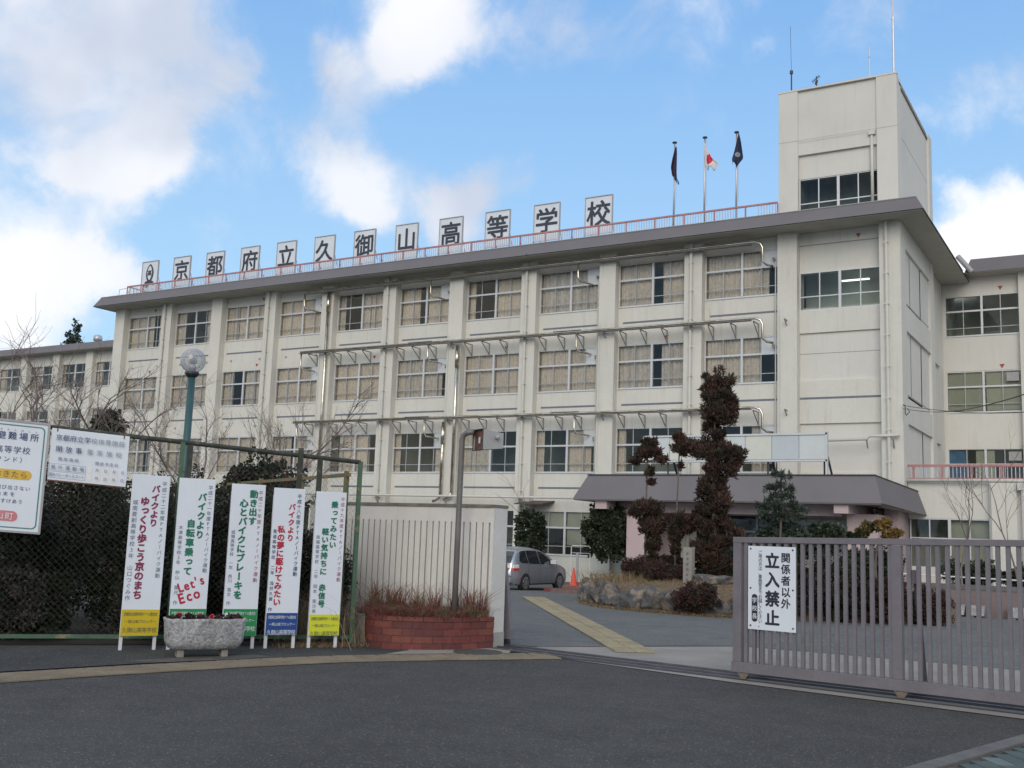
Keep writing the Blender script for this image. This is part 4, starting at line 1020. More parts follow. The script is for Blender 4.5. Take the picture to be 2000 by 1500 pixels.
nb_ = thing('notice_case', 'long glazed display board of pale panels standing on the porch roof', 'display board', (-14.7, 43, 4.45))
MB().box(-18.65, -10.8, 43.0, 43.06, 5.12, 6.12).part('backing', M_PANELG, nb_)
MB().box(-18.7, -10.75, 42.92, 43.1, 6.12, 6.2).box(-18.7, -10.75, 42.92, 43.1, 5.04, 5.12).box(-18.72, -18.65, 42.92, 43.1, 5.04, 6.2).box(-10.82, -10.74, 42.92, 43.1, 4.45, 6.25).part('frame', M_ALU, nb_)
for i in range(7):
    xa = -18.6+i*1.12
    MB().box(xa+.01, xa+1.10, 42.955, 42.97, 5.14, 6.1).part('panel', (mat('case_panel_a', (.58, .61, .60), .12, var=.04), mat('case_panel_b', (.62, .62, .55), .12, var=.04), mat('case_panel_c', (.50, .54, .56), .12, var=.04))[i % 3], nb_)
for x in (-17.6, -15.3, -13.2, -10.9):
    MB().tube([(x, 43.1, 4.45), (x, 43.1, 5.2)], .04, 6).tube([(x+.1, 44.0, 4.45), (x-.05, 43.12, 6.0)], .05, 6).part('leg', M_DKMETAL, nb_)

aw = tag(MB().prism([(46.4, 3.25), (47.75, 3.45), (47.75, 3.50), (46.4, 3.30)], 'x', -27.2, -25.6).part('awning', M_FRAME_BR), 'small flat dark awning on the wall above the left evergreen shrub', 'awning')

# brick steps up to the porch
st_ = thing('brick_steps', 'low flight of brown brick steps between the minivan and the rock bed', 'steps', (-15, 30, 0))
for i, (x0, y0) in enumerate(((-19.85, 36.35), (-19.3, 36.8), (-19.0, 37.25), (-18.8, 38.6))):
    MB().box(x0, -16.5, y0, y0+4.0, -.6, -.42+.13*(i+1)).part('step_core', M_MORTAR, st_)
    for j in range(int((-16.5-x0)/.29)):
        MB().box(x0+j*.29+.004, x0+j*.29+.284, y0-.02, y0+.2, -.42+.13*i+.006, -.42+.13*(i+1)+.006).part('brick', M_BRICK if (j == 0 and i == 0) else M_BRICK2, st_)
# red barrier rail post, cone
t = thing('traffic_cone', 'orange red traffic cone standing on the steps behind the minivan', 'cone', (-18.95, 37.0, -.15))
MB().lathe((-18.95, 37.05, -.15), [(.0, .0), (.16, .0), (.16, .03), (.13, .04), (.025, .68), (0, .69)], 14).part('cone_body', M_CONE, t, smooth=True)
MB().box(-19.17, -18.73, 36.83, 37.24, -.16, -.135).part('base', M_CONE, t)
tag(MB().box(-19.15, -19.05, 37.6, 37.64, -.03, 1.1).part('marker_board', M_LTGREY), 'narrow grey upright board standing just behind the traffic cone', 'marker board')
b = MB(); x = -21.5; y = 43.5
b.tube([(x-.9, y, -.5), (x-.9, y, 1.25), (x-.85, y, 1.32), (x+.0, y, 1.32), (x+.05, y, 1.25), (x+.05, y, -.5)], .022, 6)
for i in range(3): b.tube([(x-.9, y, .5+i*.25), (x+.05, y, .5+i*.25)], .012, 4)
tag(b.part('white_gate_frame', M_WHITE), 'thin white tubular frame standing beyond the traffic cone', 'frame')
b = MB()
for i in range(5): b.box(-20.9+i*.22, -20.84+i*.22, 42.5, 42.55, -.5, .15)
b.box(-20.9, -19.9, 42.5, 42.55, .07, .15)
tag(b.part('low_rack', M_BRACK), 'small dark slatted rack by the wall behind the steps', 'rack')

# ------------------------------------------------------------------ planted island
def in_poly(x, y, P):
    c = False; n = len(P)
    for i in range(n):
        x1, y1 = P[i]; x2, y2 = P[(i+1) % n]
        if (y1 > y) != (y2 > y) and x < (x2-x1)*(y-y1)/(y2-y1)+x1: c = not c
    return c
ISL = [(-12.85, 26.3), (-12.2, 24.9), (-11.2, 23.9), (-10.2, 23.55), (-9.2, 23.5), (-8.0, 23.6), (-6.6, 24.3), (-5.0, 25.1), (-3.9, 26.4), (-3.8, 28), (-5, 31), (-9, 33), (-13.5, 32), (-14.2, 29.5)]
b = MB(); cx, cy = -9, 28; g = random.Random(3); base = 0
rings = [(1.0, -.45), (.97, .38), (.85, .50), (.6, .62), (.3, .70), (.0, .72)]
for s, z in rings:
    for x, y in ISL: b.v.append((cx+(x-cx)*s, cy+(y-cy)*s, z+g.uniform(-.03, .03)*(z > 0)))
n = len(ISL)
for r in range(len(rings)-1):
    for i in range(n): a = r*n+i; c = r*n+(i+1) % n; b.f.append((a, c, c+n, a+n))
struct(b.part('planting_mound', M_SOIL, smooth=True))
def mound_z(x, y):
    best = 1
    for s in np.linspace(0, 1, 21):
        if s == 0: continue
        if in_poly(x, y, [(cx+(a-cx)*s, cy+(b_-cy)*s) for a, b_ in ISL]): best = s; break
    return float(np.interp(best, [0, .3, .6, .85, .97, 1], [.72, .70, .62, .50, .38, 0]))
def rock(c, s, seed, rot=0.0, sub=3, rough=.22):
    import bmesh
    bm = bmesh.new(); bmesh.ops.create_icosphere(bm, subdivisions=sub, radius=1)
    g = np.random.default_rng(seed); pl = [(g.normal(size=3), g.uniform(.5, .85)) for _ in range(13)]
    from mathutils import noise as mn
    for v in bm.verts:
        p = v.co.copy()
        for nrm, dd in pl:
            nn = Vector(nrm).normalized(); q = p.dot(nn)
            if q > dd: p -= nn*(q-dd)*.97
        p += p.normalized()*mn.noise(p*2.3+Vector((seed*3.1, 0, 0)))*rough
        x, y, z = p.x*s[0], p.y*s[1], p.z*s[2]
        v.co = (c[0]+x*math.cos(rot)-y*math.sin(rot), c[1]+x*math.sin(rot)+y*math.cos(rot), c[2]+z)
    b = MB(); b.v = [tuple(v.co) for v in bm.verts]; bm.verts.ensure_lookup_table(); bm.faces.ensure_lookup_table()
    b.f = [tuple(v.index for v in f.verts) for f in bm.faces]; bm.free()
    return b
rwl = thing('rock_wall', 'low wall of rough grey rocks round the planted island', 'rock wall', (-9, 24, 0))
P = [Vector(p) for p in ISL[:6]]+[Vector((-7.3, 23.8))]; g = random.Random(5); sidx = 0
P = [Vector((-13.9, 28.3)), Vector((-13.3, 27.2))]+P
t = 0; seg = 0; pts = []
L = [(P[i+1]-P[i]).length for i in range(len(P)-1)]
while t < sum(L):
    a = t; i = 0
    while i < len(L)-1 and a > L[i]: a -= L[i]; i += 1
    w = g.uniform(.28, .62); d = (P[i+1]-P[i]).normalized(); p = P[i]+d*a; nrm = Vector((d.y, -d.x))
    h = g.uniform(.20, .33)
    p = p + nrm*g.uniform(-.02, .1)
    rock((p.x, p.y, h*.72+min(0, gz(p.y))), (w*.80, g.uniform(.28, .38), h*1.35), 10+sidx, math.atan2(d.y, d.x)+g.uniform(-.2, .2)).part('stone', M_ROCK, rwl)
    sidx += 1; t += w*.86
tag(rock((-9.3, 25.6, .62), (.68, .45, .36), 77, .1).part('boulder', M_ROCK), 'large dark boulder lying on the straw beside the stone marker', 'boulder')
t = thing('stone_marker', 'slim square grey stone post with carved characters in front of the boulder', 'stone marker', (-9.85, 25.55, .5))
MB().box(-9.98, -9.75, 25.5, 25.72, .45, 1.5).part('post', M_CONC, t, bevel=.01)
b = MB(); g = random.Random(2)
for i in range(6):
    z = 1.36-i*.13
    for q in range(2): b.box(-9.92+g.uniform(0, .05), -9.84+g.uniform(0, .03), 25.493, 25.499, z-.03*q, z-.03*q+.012)
    b.box(-9.875, -9.863, 25.493, 25.499, z-.05, z+.03)
b.part('carving', I_GREY, t)

def shrub(name, label, cat, c, rr, n, size, m, seed, group=None, clumps=22, trunk=True, shape='leaf', shell=.45):
    t = thing(name, label, cat, (c[0], c[1], c[2]-rr[2]), group)
    bl = [(c[0], c[1], c[2], *rr)]
    g = random.Random(seed)
    for _ in range(4):
        a = g.uniform(0, 6.28); bl.append((c[0]+math.cos(a)*rr[0]*.5, c[1]+math.sin(a)*rr[1]*.5, c[2]+g.uniform(-.2, .25)*rr[2], rr[0]*.55, rr[1]*.55, rr[2]*.7))
    foliage('foliage', t, bl, n, size, m, seed=seed, clumps=clumps, shape=shape, shell=shell)
    if trunk:
        b = MB()
        for _ in range(5):
            a = g.uniform(0, 6.28); b.tube([(c[0]+g.uniform(-.05, .05), c[1], c[2]-rr[2]), (c[0]+math.cos(a)*rr[0]*.5, c[1]+math.sin(a)*rr[1]*.5, c[2]+rr[2]*.4)], .02, 5, r2=.006)
        b.part('stem', M_BARK, t)
    return t
shrub('azalea', 'round maroon azalea growing over the front of the rock wall', 'shrub', (-8.75, 23.25, .38), (.60, .45, .40), 22000, .036, M_LEAFA, 21)
shrub('azalea', 'low maroon azalea left of the stone marker, behind the straw', 'shrub', (-10.65, 26.3, .78), (.75, .5, .32), 20000, .040, M_LEAFA, 22)
shrub('azalea', 'low dark azalea at the left end of the bed before the pink pier', 'shrub', (-11.9, 27.3, .85), (.7, .5, .30), 18000, .040, M_LEAFA, 23)
shrub('azalea', 'dark reddish azalea at the back of the bed under the bronze conifers', 'shrub', (-12.2, 29.5, .95), (.9, .6, .30), 20000, .040, M_LEAFA, 24)
shrub('low_shrub', 'dark green low shrub behind the boulder at the foot of the tall conifer', 'shrub', (-10.2, 29.0, 1.0), (1.0, .7, .45), 9000, .07, M_LEAFG, 25)
shrub('clipped_bush', 'tall dark clipped bush behind the gate sign', 'shrub', (-7.0, 24.1, .70), (.66, .5, .80), 26000, .045, M_LEAFD, 26, shell=.6)
shrub('clipped_bush', 'dark clipped bush behind the middle slats of the gate, nearest its thick post', 'shrub', (-5.95, 24.3, .70), (.66, .5, .80), 26000, .045, M_LEAFD, 27, shell=.6)
shrub('azalea', 'reddish bush behind the gate left of the pink ramp wall', 'shrub', (-5.0, 24.9, .54), (.56, .5, .64), 20000, .045, M_LEAFA, 28, shell=.6)
shrub('azalea', 'smaller reddish bush at the right end of the island', 'shrub', (-4.15, 25.6, .36), (.5, .5, .50), 14000, .045, M_LEAFA, 29, shell=.6)
shrub('green_shrub', 'green spreading shrub behind the slatted gate beneath the little orange tree', 'shrub', (-5.9, 27.6, 1.2), (.8, .6, .5), 7000, .08, M_LEAFG, 30)

def conifer(name, label, x, y, zbase, ztop, blobs, n, m, seed, rt=.07, lean=0):
    t = thing(name, label, 'tree', (x, y, zbase))
    MB().tube([(x, y, zbase-.1), (x+lean*.3, y, zbase+(ztop-zbase)*.4), (x+lean, y, ztop-.2)], rt, 8, r2=.02).part('trunk', M_BARK, t, smooth=True)
    b = MB(); g = random.Random(seed)
    for (bx, by, bz, r1, r2, r3) in blobs:
        for _ in range(7):
            a = g.uniform(0, 6.28); q = Vector((bx+math.cos(a)*r1*.8, by+math.sin(a)*r2*.8, bz+g.uniform(-.3, .8)*r3))
            b.tube([(x+lean*(bz-zbase)/(ztop-zbase), y, max(zbase, bz-r3*.5)), q], .018, 4, r2=.005)
    b.part('branches', M_BARK, t)
    foliage('foliage', t, [(bx, by, bz, r1*.93, r2*.9, r3*1.04) for bx, by, bz, r1, r2, r3 in blobs], int(n*2.3), .095, m, seed=seed, clumps=26, shape='spray', up=1.6, shell=.5)
    return t
k = .01466; zz = lambda py: 6.49-(py-717)*.01404
def B_(px, py, rx, ry, xc=1395, X=-10.08, Y=28): return (X+(px-xc)*k, Y, zz(py), rx*k, rx*k*.9, ry*.01404)
conifer('bronze_conifer', 'tall bronze cloud pruned conifer rising in front of the display board', -10.08, 28, .65, 6.3,
        [B_(1400, 760, 34, 38), B_(1398, 800, 42, 40), B_(1420, 790, 26, 30), B_(1392, 845, 25, 26), B_(1402, 890, 46, 26), B_(1345, 872, 22, 14), B_(1362, 885, 26, 18), B_(1440, 895, 24, 20), B_(1405, 925, 36, 22),
         B_(1390, 965, 38, 26), B_(1410, 985, 30, 28), B_(1385, 1015, 36, 30), B_(1410, 1050, 42, 34), B_(1385, 1080, 40, 34), B_(1405, 1105, 34, 22)], 30000, M_LEAFR, 41, .09)
conifer('bronze_conifer', 'thin bronze conifer with a small ragged crown before the left of the porch', -12.08, 28, .7, 4.4,
        [B_(1262, 887, 28, 12), B_(1235, 903, 15, 7), B_(1290, 902, 15, 7), B_(1264, 868, 18, 9), B_(1265, 925, 9, 9), B_(1268, 947, 8, 7), B_(1262, 1000, 36, 16), B_(1236, 1008, 16, 10), B_(1270, 1035, 29, 20), B_(1273, 1070, 17, 18), B_(1275, 1096, 9, 12)], 12000, M_LEAFR, 42, .045)
conifer('bronze_conifer', 'sparse bronze conifer on a bare thin trunk between the other two', -11.2, 28, .7, 4.5,
        [B_(1325, 860, 14, 11), B_(1335, 885, 10, 9), B_(1316, 880, 9, 8), B_(1328, 912, 5, 8), B_(1325, 1020, 28, 14), B_(1345, 1034, 18, 12), B_(1320, 1050, 19, 16), B_(1322, 1078, 11, 12)], 6000, M_LEAFR, 43, .03, lean=.1)

# small pine and dark shrub before the right of the porch
t = thing('garden_pine', 'small layered pine standing over a dark evergreen before the porch', 'tree', (-8.8, 30, .6))
MB().tube([(-8.9, 30, .5), (-8.82, 30, 2.2), (-8.8, 30, 3.8)], .05, 7, r2=.012).part('trunk', M_BARK, t, smooth=True)
bl = []
g = random.Random(8)
for i, (z, w) in enumerate(((3.65, .22), (3.3, .42), (3.0, .38), (2.75, .62), (2.5, .55))):
    for s in (-1, 1):
        for q in (.45, .9): bl.append((-8.8+s*w*q, 30+g.uniform(-.2, .2), z-.05*q+g.uniform(-.05, .05), w*.36, w*.4, .09))
    bl.append((-8.8, 30+g.uniform(-.3, .3), z, w*.4, w*.5, .10))
foliage('foliage', t, bl, 5500, .10, M_LEAFG2, seed=51, clumps=9, shape='needle', up=.8)
b = MB()
for q in bl: b.tube([(-8.8, 30, q[2]-.08), q[:3]], .014, 4, r2=.004)
b.part('branches', M_BARK, t)
shrub('evergreen_shrub', 'dark round evergreen under the small pine in front of the entrance', 'shrub', (-9.0, 31, 1.75), (1.15, .8, .65), 14000, .10, M_LEAFG2, 52)
shrub('evergreen_shrub', 'dark green lower bush right of the small pine', 'shrub', (-7.9, 31.2, 1.9), (.6, .5, .45), 6000, .09, M_LEAFG, 53)
t = thing('orange_tinged_tree', 'little clipped tree with olive and orange leaf pads behind the gate top', 'tree', (-5.6, 27, .5))
MB().tube([(-5.6, 27, .4), (-5.62, 27, 1.3), (-5.55, 27, 1.9)], .035, 6, r2=.02).part('trunk', M_BARK, t); MB().tube([(-5.5, 26.9, .4), (-5.5, 26.9, 1.85)], .014, 5).part('stake', M_WHITE, t)
foliage('foliage', t, [(-5.75, 27, 2.15, .22, .25, .13), (-5.45, 27, 2.2, .28, .25, .14), (-5.25, 27, 2.0, .3, .25, .12), (-5.95, 27, 1.98, .16, .2, .12)], 5000, .06, M_LEAFO, seed=54, clumps=14)
foliage('lower_foliage', t, [(-6.15, 27, 1.9, .18, .2, .12)], 1200, .06, M_LEAFG, seed=55, clumps=10)

# dark shrubs against the facade
shrub('wall_evergreen', 'dense dark evergreen at the left side of the porch', 'tree', (-20.7, 43.6, 1.95), (1.25, .9, 1.35), 20000, .14, M_LEAFG, 56, shell=.6)
shrub('wall_shrub', 'loose dark shrub under the small awning above the minivan', 'tree', (-24.9, 44.0, 1.9), (.75, .6, 1.35), 9000, .14, M_LEAFG, 57)
tr, br = bare_branches((-24.6, 43.8, .5), 2.2, .5, 12, levels=3, r0=.03, nb=2, twig=.5)
t = thing('bare_sapling', 'thin leafless sapling in front of the wall shrub by the awning', 'tree', (-24.6, 43.8, .5)); tr.part('trunk', M_TWIG, t); br.part('branches', M_TWIG, t)
for i, (x, y, h, lab) in enumerate(((-4.9, 36, 1.6, 'leafless sapling before the ground floor window behind the gate'), (-3.2, 35, 1.7, 'leafless sapling at the right edge beside the cream pier'))):
    tr, br = bare_branches((x, y, .6), h, .5, 60+i, levels=4, r0=.03, nb=3, twig=.7)
    t = thing('bare_sapling', lab, 'tree', (x, y, .6)); tr.part('trunk', M_TWIG, t); br.part('branches', M_TWIG, t)

# straw on the island and weeds
g = np.random.default_rng(4); pts = []
while len(pts) < 16000:
    x, y = g.uniform(-13.6, -7.2), g.uniform(23.4, 30)
    if in_poly(x, y, ISL): pts.append((x, y, mound_z(x, y)-.01))
o = blades('straw_grass', pts, .085, .006, M_STRAW, 4, lean=.7); o['kind'] = 'stuff'
pts = [(-12.3+g.normal()*.5, 26.6+g.normal()*.4, .45) for _ in range(500)]
o = blades('tall_straw_grass', pts, .34, .008, M_STRAW, 5, lean=.3); o['kind'] = 'stuff'
pts = []
for i in range(3500):
    t_ = g.uniform(0, 1)*5.2; i0 = int(t_); a = Vector(ISL[i0]).lerp(Vector(ISL[min(i0+1, 8)]), t_-i0)
    pts.append((a.x+g.normal()*.08, a.y-.35+g.normal()*.08, .0))
o = blades('foot_grass', pts, .07, .007, M_STRAW, 6, lean=.7); o['kind'] = 'stuff'

# ------------------------------------------------------------------ pink ramp wall with handrail and planters, far right
t = thing('ramp_wall', 'low pink rendered ramp wall with a dark cap and white handrail behind the gate', 'wall', (-1, 31, 0))
MB().box(-7.8, 8, 38.8, 39.05, -.6, .42).part('wall', mat('brown_pink_render', (.19, .145, .14), .85, var=.12, scale=1.5, fine=.1, fscale=30, streak=.3, dirt=.2), t)
MB().box(-7.8, 8, 38.77, 39.08, .42, .57).part('cap', M_STEEL, t)
MB().tube([(-7.8, 38.9, .84), (0, 38.9, .74), (8, 38.9, .64)], .028, 6).part('handrail', M_WHITE, t)
for i in range(8): MB().tube([(-7.6+i*2.2, 38.9, .57), (-7.6+i*2.2, 38.9, .82)], .02, 5).part('handrail_post', M_WHITE, t)
pm = MB().prism([(-.24, .06), (.24, .06), (.28, .38), (-.28, .38)], 'y', -.19, .19)
pm.box(-.15, -.07, -.12, .12, 0, .06).box(.07, .15, -.12, .12, 0, .06); pm = pm.mesh('planter_box', M_WIND)
for i, (x, lab) in enumerate(((-5.42, 'leftmost small speckled planter against the pink ramp wall'), (-4.82, 'second small speckled planter against the pink ramp wall'), (-3.57, 'lone small speckled planter by the ramp wall at the right edge'))):
    o = inst('planter_box', pm, None, (x, 38.45, -.46)); tag(o, lab, 'planter', 'small planters along the ramp wall')
shrub('low_shrub', 'dark shrub just above the pink ramp wall, below the ground floor window', 'shrub', (-5.5, 42, .85), (1.1, .7, .55), 6000, .10, M_LEAFG, 71)
shrub('low_shrub', 'small dark shrub above the ramp wall near the right edge', 'shrub', (-3.6, 42.5, .8), (.9, .7, .45), 5000, .10, M_LEAFG, 72)

# ------------------------------------------------------------------ parked minivan
def car():
    ox, oy, oz = -20.5, 35.15, -.43; ang = math.radians(90.0)
    t = thing('minivan', 'silver minivan parked with its tail towards the gate wall', 'car', (ox, oy, oz))
    ca, sa = math.cos(ang), math.sin(ang)
    # local: x forward, y left, z up; the near right side is y=-.0 at the origin line
    def W(x, y, z): y += .88; return (ox+x*ca-y*sa, oy+x*sa+y*ca, z+oz)
    prof = [(0, .42), (.0, .62), (.03, .9), (.08, 1.02), (.22, 1.32), (.36, 1.52), (.6, 1.62), (1.1, 1.67), (1.7, 1.67), (2.2, 1.62), (2.7, 1.46), (3.1, 1.25), (3.45, 1.08), (3.9, .98), (4.3, .86), (4.55, .68), (4.64, .48)]
    xs = [p[0] for p in prof]
    def ztop(x): return float(np.interp(x, xs[1:], [p[1] for p in prof[1:]]))
    def half(x, z):
        w = .875
        if z > .95: w -= .20*((z-.95)/.72)**1.25
        if z < .5: w -= .05*((.5-z)/.28)**2
        e = abs((x-2.32)/2.34); w *= 1-.20*e**7
        if x > 3.2: w *= 1-.05*((x-3.2)/1.4)**2
        return w
    X = np.concatenate([[0.0, .02, .06], np.linspace(.12, 4.5, 44), [4.56, 4.61, 4.64]]); b = MB(); NS, NR = 14, 8
    rings = []
    for x in X:
        zt = max(.5, ztop(x)); zb = .22 if .15 < x < 4.4 else .32; ring = []
        hs = [zb+(zt-.06-zb)*(j/NS) for j in range(NS+1)]
        for z in hs: ring.append((x, -half(x, z), z))
        wt = half(x, zt-.06)
        for j in range(1, NR): s = -1+2*j/NR; ring.append((x, s*wt*.97, zt-.06+.06*(1-abs(s)**3)))
        for z in hs[::-1]: ring.append((x, half(x, z), z))
        rings.append(ring)
    n = len(rings[0])
    for r in rings: b.v += [W(*p) for p in r]
    for i in range(len(X)-1):
        for j in range(n-1): a = i*n+j; b.f.append((a, a+n, a+n+1, a+1))
        a = i*n; b.f.append((a, a+n-1, a+2*n-1, a+n))
    b.f.append(tuple(range(n))); b.f.append(tuple(range((len(X)-1)*n, len(X)*n))[::-1])
    b.part('body', M_CAR, t, smooth=True)
    def side(poly, name, m, off=.008, s=-1, sub=6):
        bb = MB(); P_ = []
        for i in range(len(poly)):
            x1, z1 = poly[i]; x2, z2 = poly[(i+1) % len(poly)]
            for q in range(sub): P_.append((x1+(x2-x1)*q/sub, z1+(z2-z1)*q/sub))
        cxx = sum(p[0] for p in P_)/len(P_); cz = sum(p[1] for p in P_)/len(P_)
        base = len(bb.v); R_ = 4
        for r in range(R_+1):
            f = r/R_
            for (x, z) in P_:
                xx, z_ = cxx+(x-cxx)*f, cz+(z-cz)*f
                bb.v.append(W(xx, s*(half(xx, z_)+off), z_))
        m_ = len(P_)
        for r in range(R_):
            for i in range(m_): a = base+r*m_+i; c = base+r*m_+(i+1) % m_; bb.f.append((a, c, c+m_, a+m_))
        return bb.part(name, m, t, smooth=True)
    for s in (-1, 1):
        side([(.50, 1.14), (.62, 1.50), (1.02, 1.54), (1.10, 1.06), (.66, 1.06)], 'side_window', M_CARGLASS, s=s)
        side([(1.16, 1.05), (1.08, 1.54), (1.9, 1.53), (2.02, 1.02)], 'side_window', M_CARGLASS, s=s)
        side([(2.09, 1.02), (1.98, 1.52), (2.28, 1.48), (2.72, 1.28), (3.02, 1.08), (2.98, 1.0)], 'side_window', M_CARGLASS, s=s)
        for cx_ in (.92, 3.72):
            side([(cx_+.36*math.cos(a), max(.22, .32+.36*math.sin(a))) for a in np.linspace(-.3, PI+.3, 12)], 'wheel_arch', M_BLACK, .004, s=s, sub=2)
            wc = W(cx_, s*.80, .315); axis = Vector(W(cx_, s*.9, .315))-Vector(W(cx_, s*.7, .315)); axis.normalize()
            bb = MB().tube([Vector(wc)-axis*.12, Vector(wc)+axis*.085], .315, 22); w_ = bb.part('wheel', M_BLACK, t, smooth=False)
            bb = MB()
            cc = Vector(wc)+axis*.088; up = Vector((0, 0, 1)); sd_ = axis.cross(up).normalized()
            for q in range(10):
                a = 2*PI*q/10; d = up*math.cos(a)+sd_*math.sin(a); nn = axis.cross(d)
                bb.obox(cc, d, nn, axis, .02, .215, -.022, .022, 0, .012)
            bb.tube([cc, cc+axis*.014], .055, 12)
            for q in range(24):
                a = 2*PI*q/24; a2 = 2*PI*(q+1)/24
                p = [cc+(up*math.cos(v)+sd_*math.sin(v))*rad for v, rad in ((a, .20), (a2, .20), (a2, .228), (a, .228))]; bb.quad(*p)
            bb.part('rim', M_RIM, w_)
        side([(1.55, .90), (1.55, .93), (1.72, .93), (1.72, .90)], 'door_handle', M_RIM, .03, s=s, sub=2)
        side([(2.52, .88), (2.52, .91), (2.68, .91), (2.68, .88)], 'door_handle', M_RIM, .03, s=s, sub=2)
        for xx in (1.13, 2.05, 3.0): side([(xx, .32), (xx, 1.0), (xx+.012, 1.0), (xx+.012, .32)], 'door_seam', M_BLACK, .003, s=s, sub=3)
        side([(.03, .88), (.05, .99), (.42, 1.02), (.44, .90), (.30, .84)], 'tail_lamp', M_TAILW, .012, s=s)
        side([(.015, .78), (.03, .875), (.42, .87), (.40, .79), (.22, .77)], 'tail_lamp', M_TAILR, .014, s=s)
        side([(.3, .24), (.3, .28), (3.3, .28), (3.3, .24)], 'sill_trim', M_BLACK, .004, s=s, sub=8)
        m_ = MB().obox(W(2.92, s*1.0, 1.02), (ca, sa, 0), (-sa, ca, 0), (0, 0, 1), -.06, .06, -.12, .12, 0, .15); m_.part('mirror', M_WHITE if s < 0 else M_CAR, t, bevel=.02)
    # tail: rear glass, lamps, plate, bumper lines
    def tail(y0, y1, z0, z1, name, m, off=.012, n=6):
        bb = MB()
        for i in range(n+1):
            for j in range(n+1):
                y = y0+(y1-y0)*i/n; z = z0+(z1-z0)*j/n
                xx = float(np.interp(z, [.42, .62, .9, 1.02, 1.32, 1.52, 1.62], [0, 0, .03, .08, .22, .36, .6]))
                bb.v.append(W(xx-off+.10*abs(y/.8)**5*(1 if z < 1 else .6), y, z))
        for i in range(n):
            for j in range(n): a = i*(n+1)+j; bb.f.append((a, a+1, a+n+2, a+n+1))
        bb.part(name, m, t, smooth=True)
    tail(-.66, .66, 1.07, 1.50, 'rear_window', M_CARGLASS)
    for s in (-1, 1):
        tail(s*.50, s*.80, .87, .99, 'tail_lamp', M_TAILW, .02); tail(s*.50, s*.80, .77, .868, 'tail_lamp', M_TAILR, .022)
        tail(s*.55, s*.70, .42, .46, 'reflector', M_TAILR, .02)
    tail(-.17, .17, .74, .90, 'number_plate', M_WHITE, .02)
    tail(-.7, .7, .30, .36, 'bumper_slot', M_BLACK, .02)
    MB().obox(W(.0, 0, .60), (ca, sa, 0), (-sa, ca, 0), (0, 0, 1), -.05, .05, -.78, .78, -.04, .05).part('bumper', M_CAR, t, bevel=.03)
    return t
car()

# ------------------------------------------------------------------ white slotted gate wall
t = thing('gate_wall', 'white concrete gate wall with vertical slots and a mossy dark cap', 'wall', (-9.8, 13.5, 0))
wy0, wy1 = 13.4, 13.78; xL, xR = -11.7, -8.19
MB().box(xL, xR, wy0+.06, wy1, -.03, 2.02).part('core', M_WHWALL, t)
MB().box(xL, xR-.004, wy0, wy0+.06, 1.80, 2.02).part('top_band', M_WHWALL, t)
MB().box(xL, xR-.004, wy0, wy0+.06, -.03, .42).part('bottom_band', M_WHWALL, t)
MB().box(xL, xR+.01, wy0-.02, wy1+.02, 2.02, 2.065).part('cap', M_CAP, t)
MB().box(xR-.05, xR+.004, wy0-.004, wy1+.004, .22, 2.02).part('end_post', M_WHWALL, t)
MB().box(xR-.10, xR+.012, wy0-.02, wy1+.01, -.02, .22).part('post_foot', M_CONCL, t)
ns = 31; pitch = (xR-.06-xL)/ns
rib = MB().box(0, pitch-.028, wy0, wy0+.06, .42, 1.80)
for i in range(ns):
    x = xL+i*pitch
    MB().box(x, x+pitch-.024, wy0, wy0+.06, .42, 1.80).part('rib', M_WHWALL, t)

# stored gate leaf behind the wall
t = thing('stored_gate', 'grey gate leaf slid away behind the white wall, only its end showing', 'gate', (-9, 13.85, 0))
MB().box(-11.4, -8.45, 13.98, 14.06, 1.5, 1.62).part('top_rail', M_GATE, t); MB().box(-11.4, -8.185, 13.96, 14.08, .10, .24).part('bottom_rail', M_GATE, t)
MB().prism([(-8.45, .24), (-8.19, .24), (-8.26, .8), (-8.34, 1.3), (-8.38, 1.5), (-8.49, 1.5)], 'y', 13.98, 14.06).part('end_post', M_GATE, t)
for i in range(10): MB().box(-8.55-i*.15, -8.51-i*.15, 14.0, 14.04, .26, 1.5).part('bar', M_GATE, t)
MB().tube([(-8.28, 13.98, .06), (-8.28, 14.06, .06)], .06, 12).part('wheel', M_DKMETAL, t)

# ------------------------------------------------------------------ brick planter in front of the wall
t = thing('brick_planter', 'curved red brick planter filled with dead reddish grass', 'planter', (-8.9, 12.9, 0))
path = smooth_path([(-9.85, 12.62), (-9.5, 12.22), (-9.1, 12.17), (-8.7, 12.38), (-8.33, 12.85), (-8.13, 13.42)], 8)
PTH = [Vector(p) for p in path]; Lp = [0]
for i in range(len(PTH)-1): Lp.append(Lp[-1]+(PTH[i+1]-PTH[i]).length)
def at(s):
    s = max(0, min(Lp[-1]-1e-6, s)); i = max(j for j in range(len(Lp)-1) if Lp[j] <= s)
    d = (PTH[i+1]-PTH[i]); f = (s-Lp[i])/(Lp[i+1]-Lp[i]); return PTH[i]+d*f, d.normalized()
def wall_piece(s0, s1, z0, z1, th, inset, m, name, out=0):
    b = MB(); n = max(1, int((s1-s0)/.08)); ring = []
    for i in range(n+1):
        p, d = at(s0+(s1-s0)*i/n); nn = Vector((-d.y, d.x)); a = p-nn*out; c = p+nn*th
        a = a+nn*inset
        b.v += [(a.x, a.y, z0), (c.x, c.y, z0), (c.x, c.y, z1), (a.x, a.y, z1)]
    for i in range(n):
        q = i*4
        for j in range(4): b.f.append((q+j, q+4+j, q+4+(j+1) % 4, q+(j+1) % 4))
    b.f.append((0, 1, 2, 3)); b.f.append(tuple(n*4+j for j in (3, 2, 1, 0)))
    return b.part(name, m, t)
HC = .098
wall_piece(0.0, Lp[-1], -.02, HC*4.6, .12, .008, M_MORTAR, 'core')
g = random.Random(9)
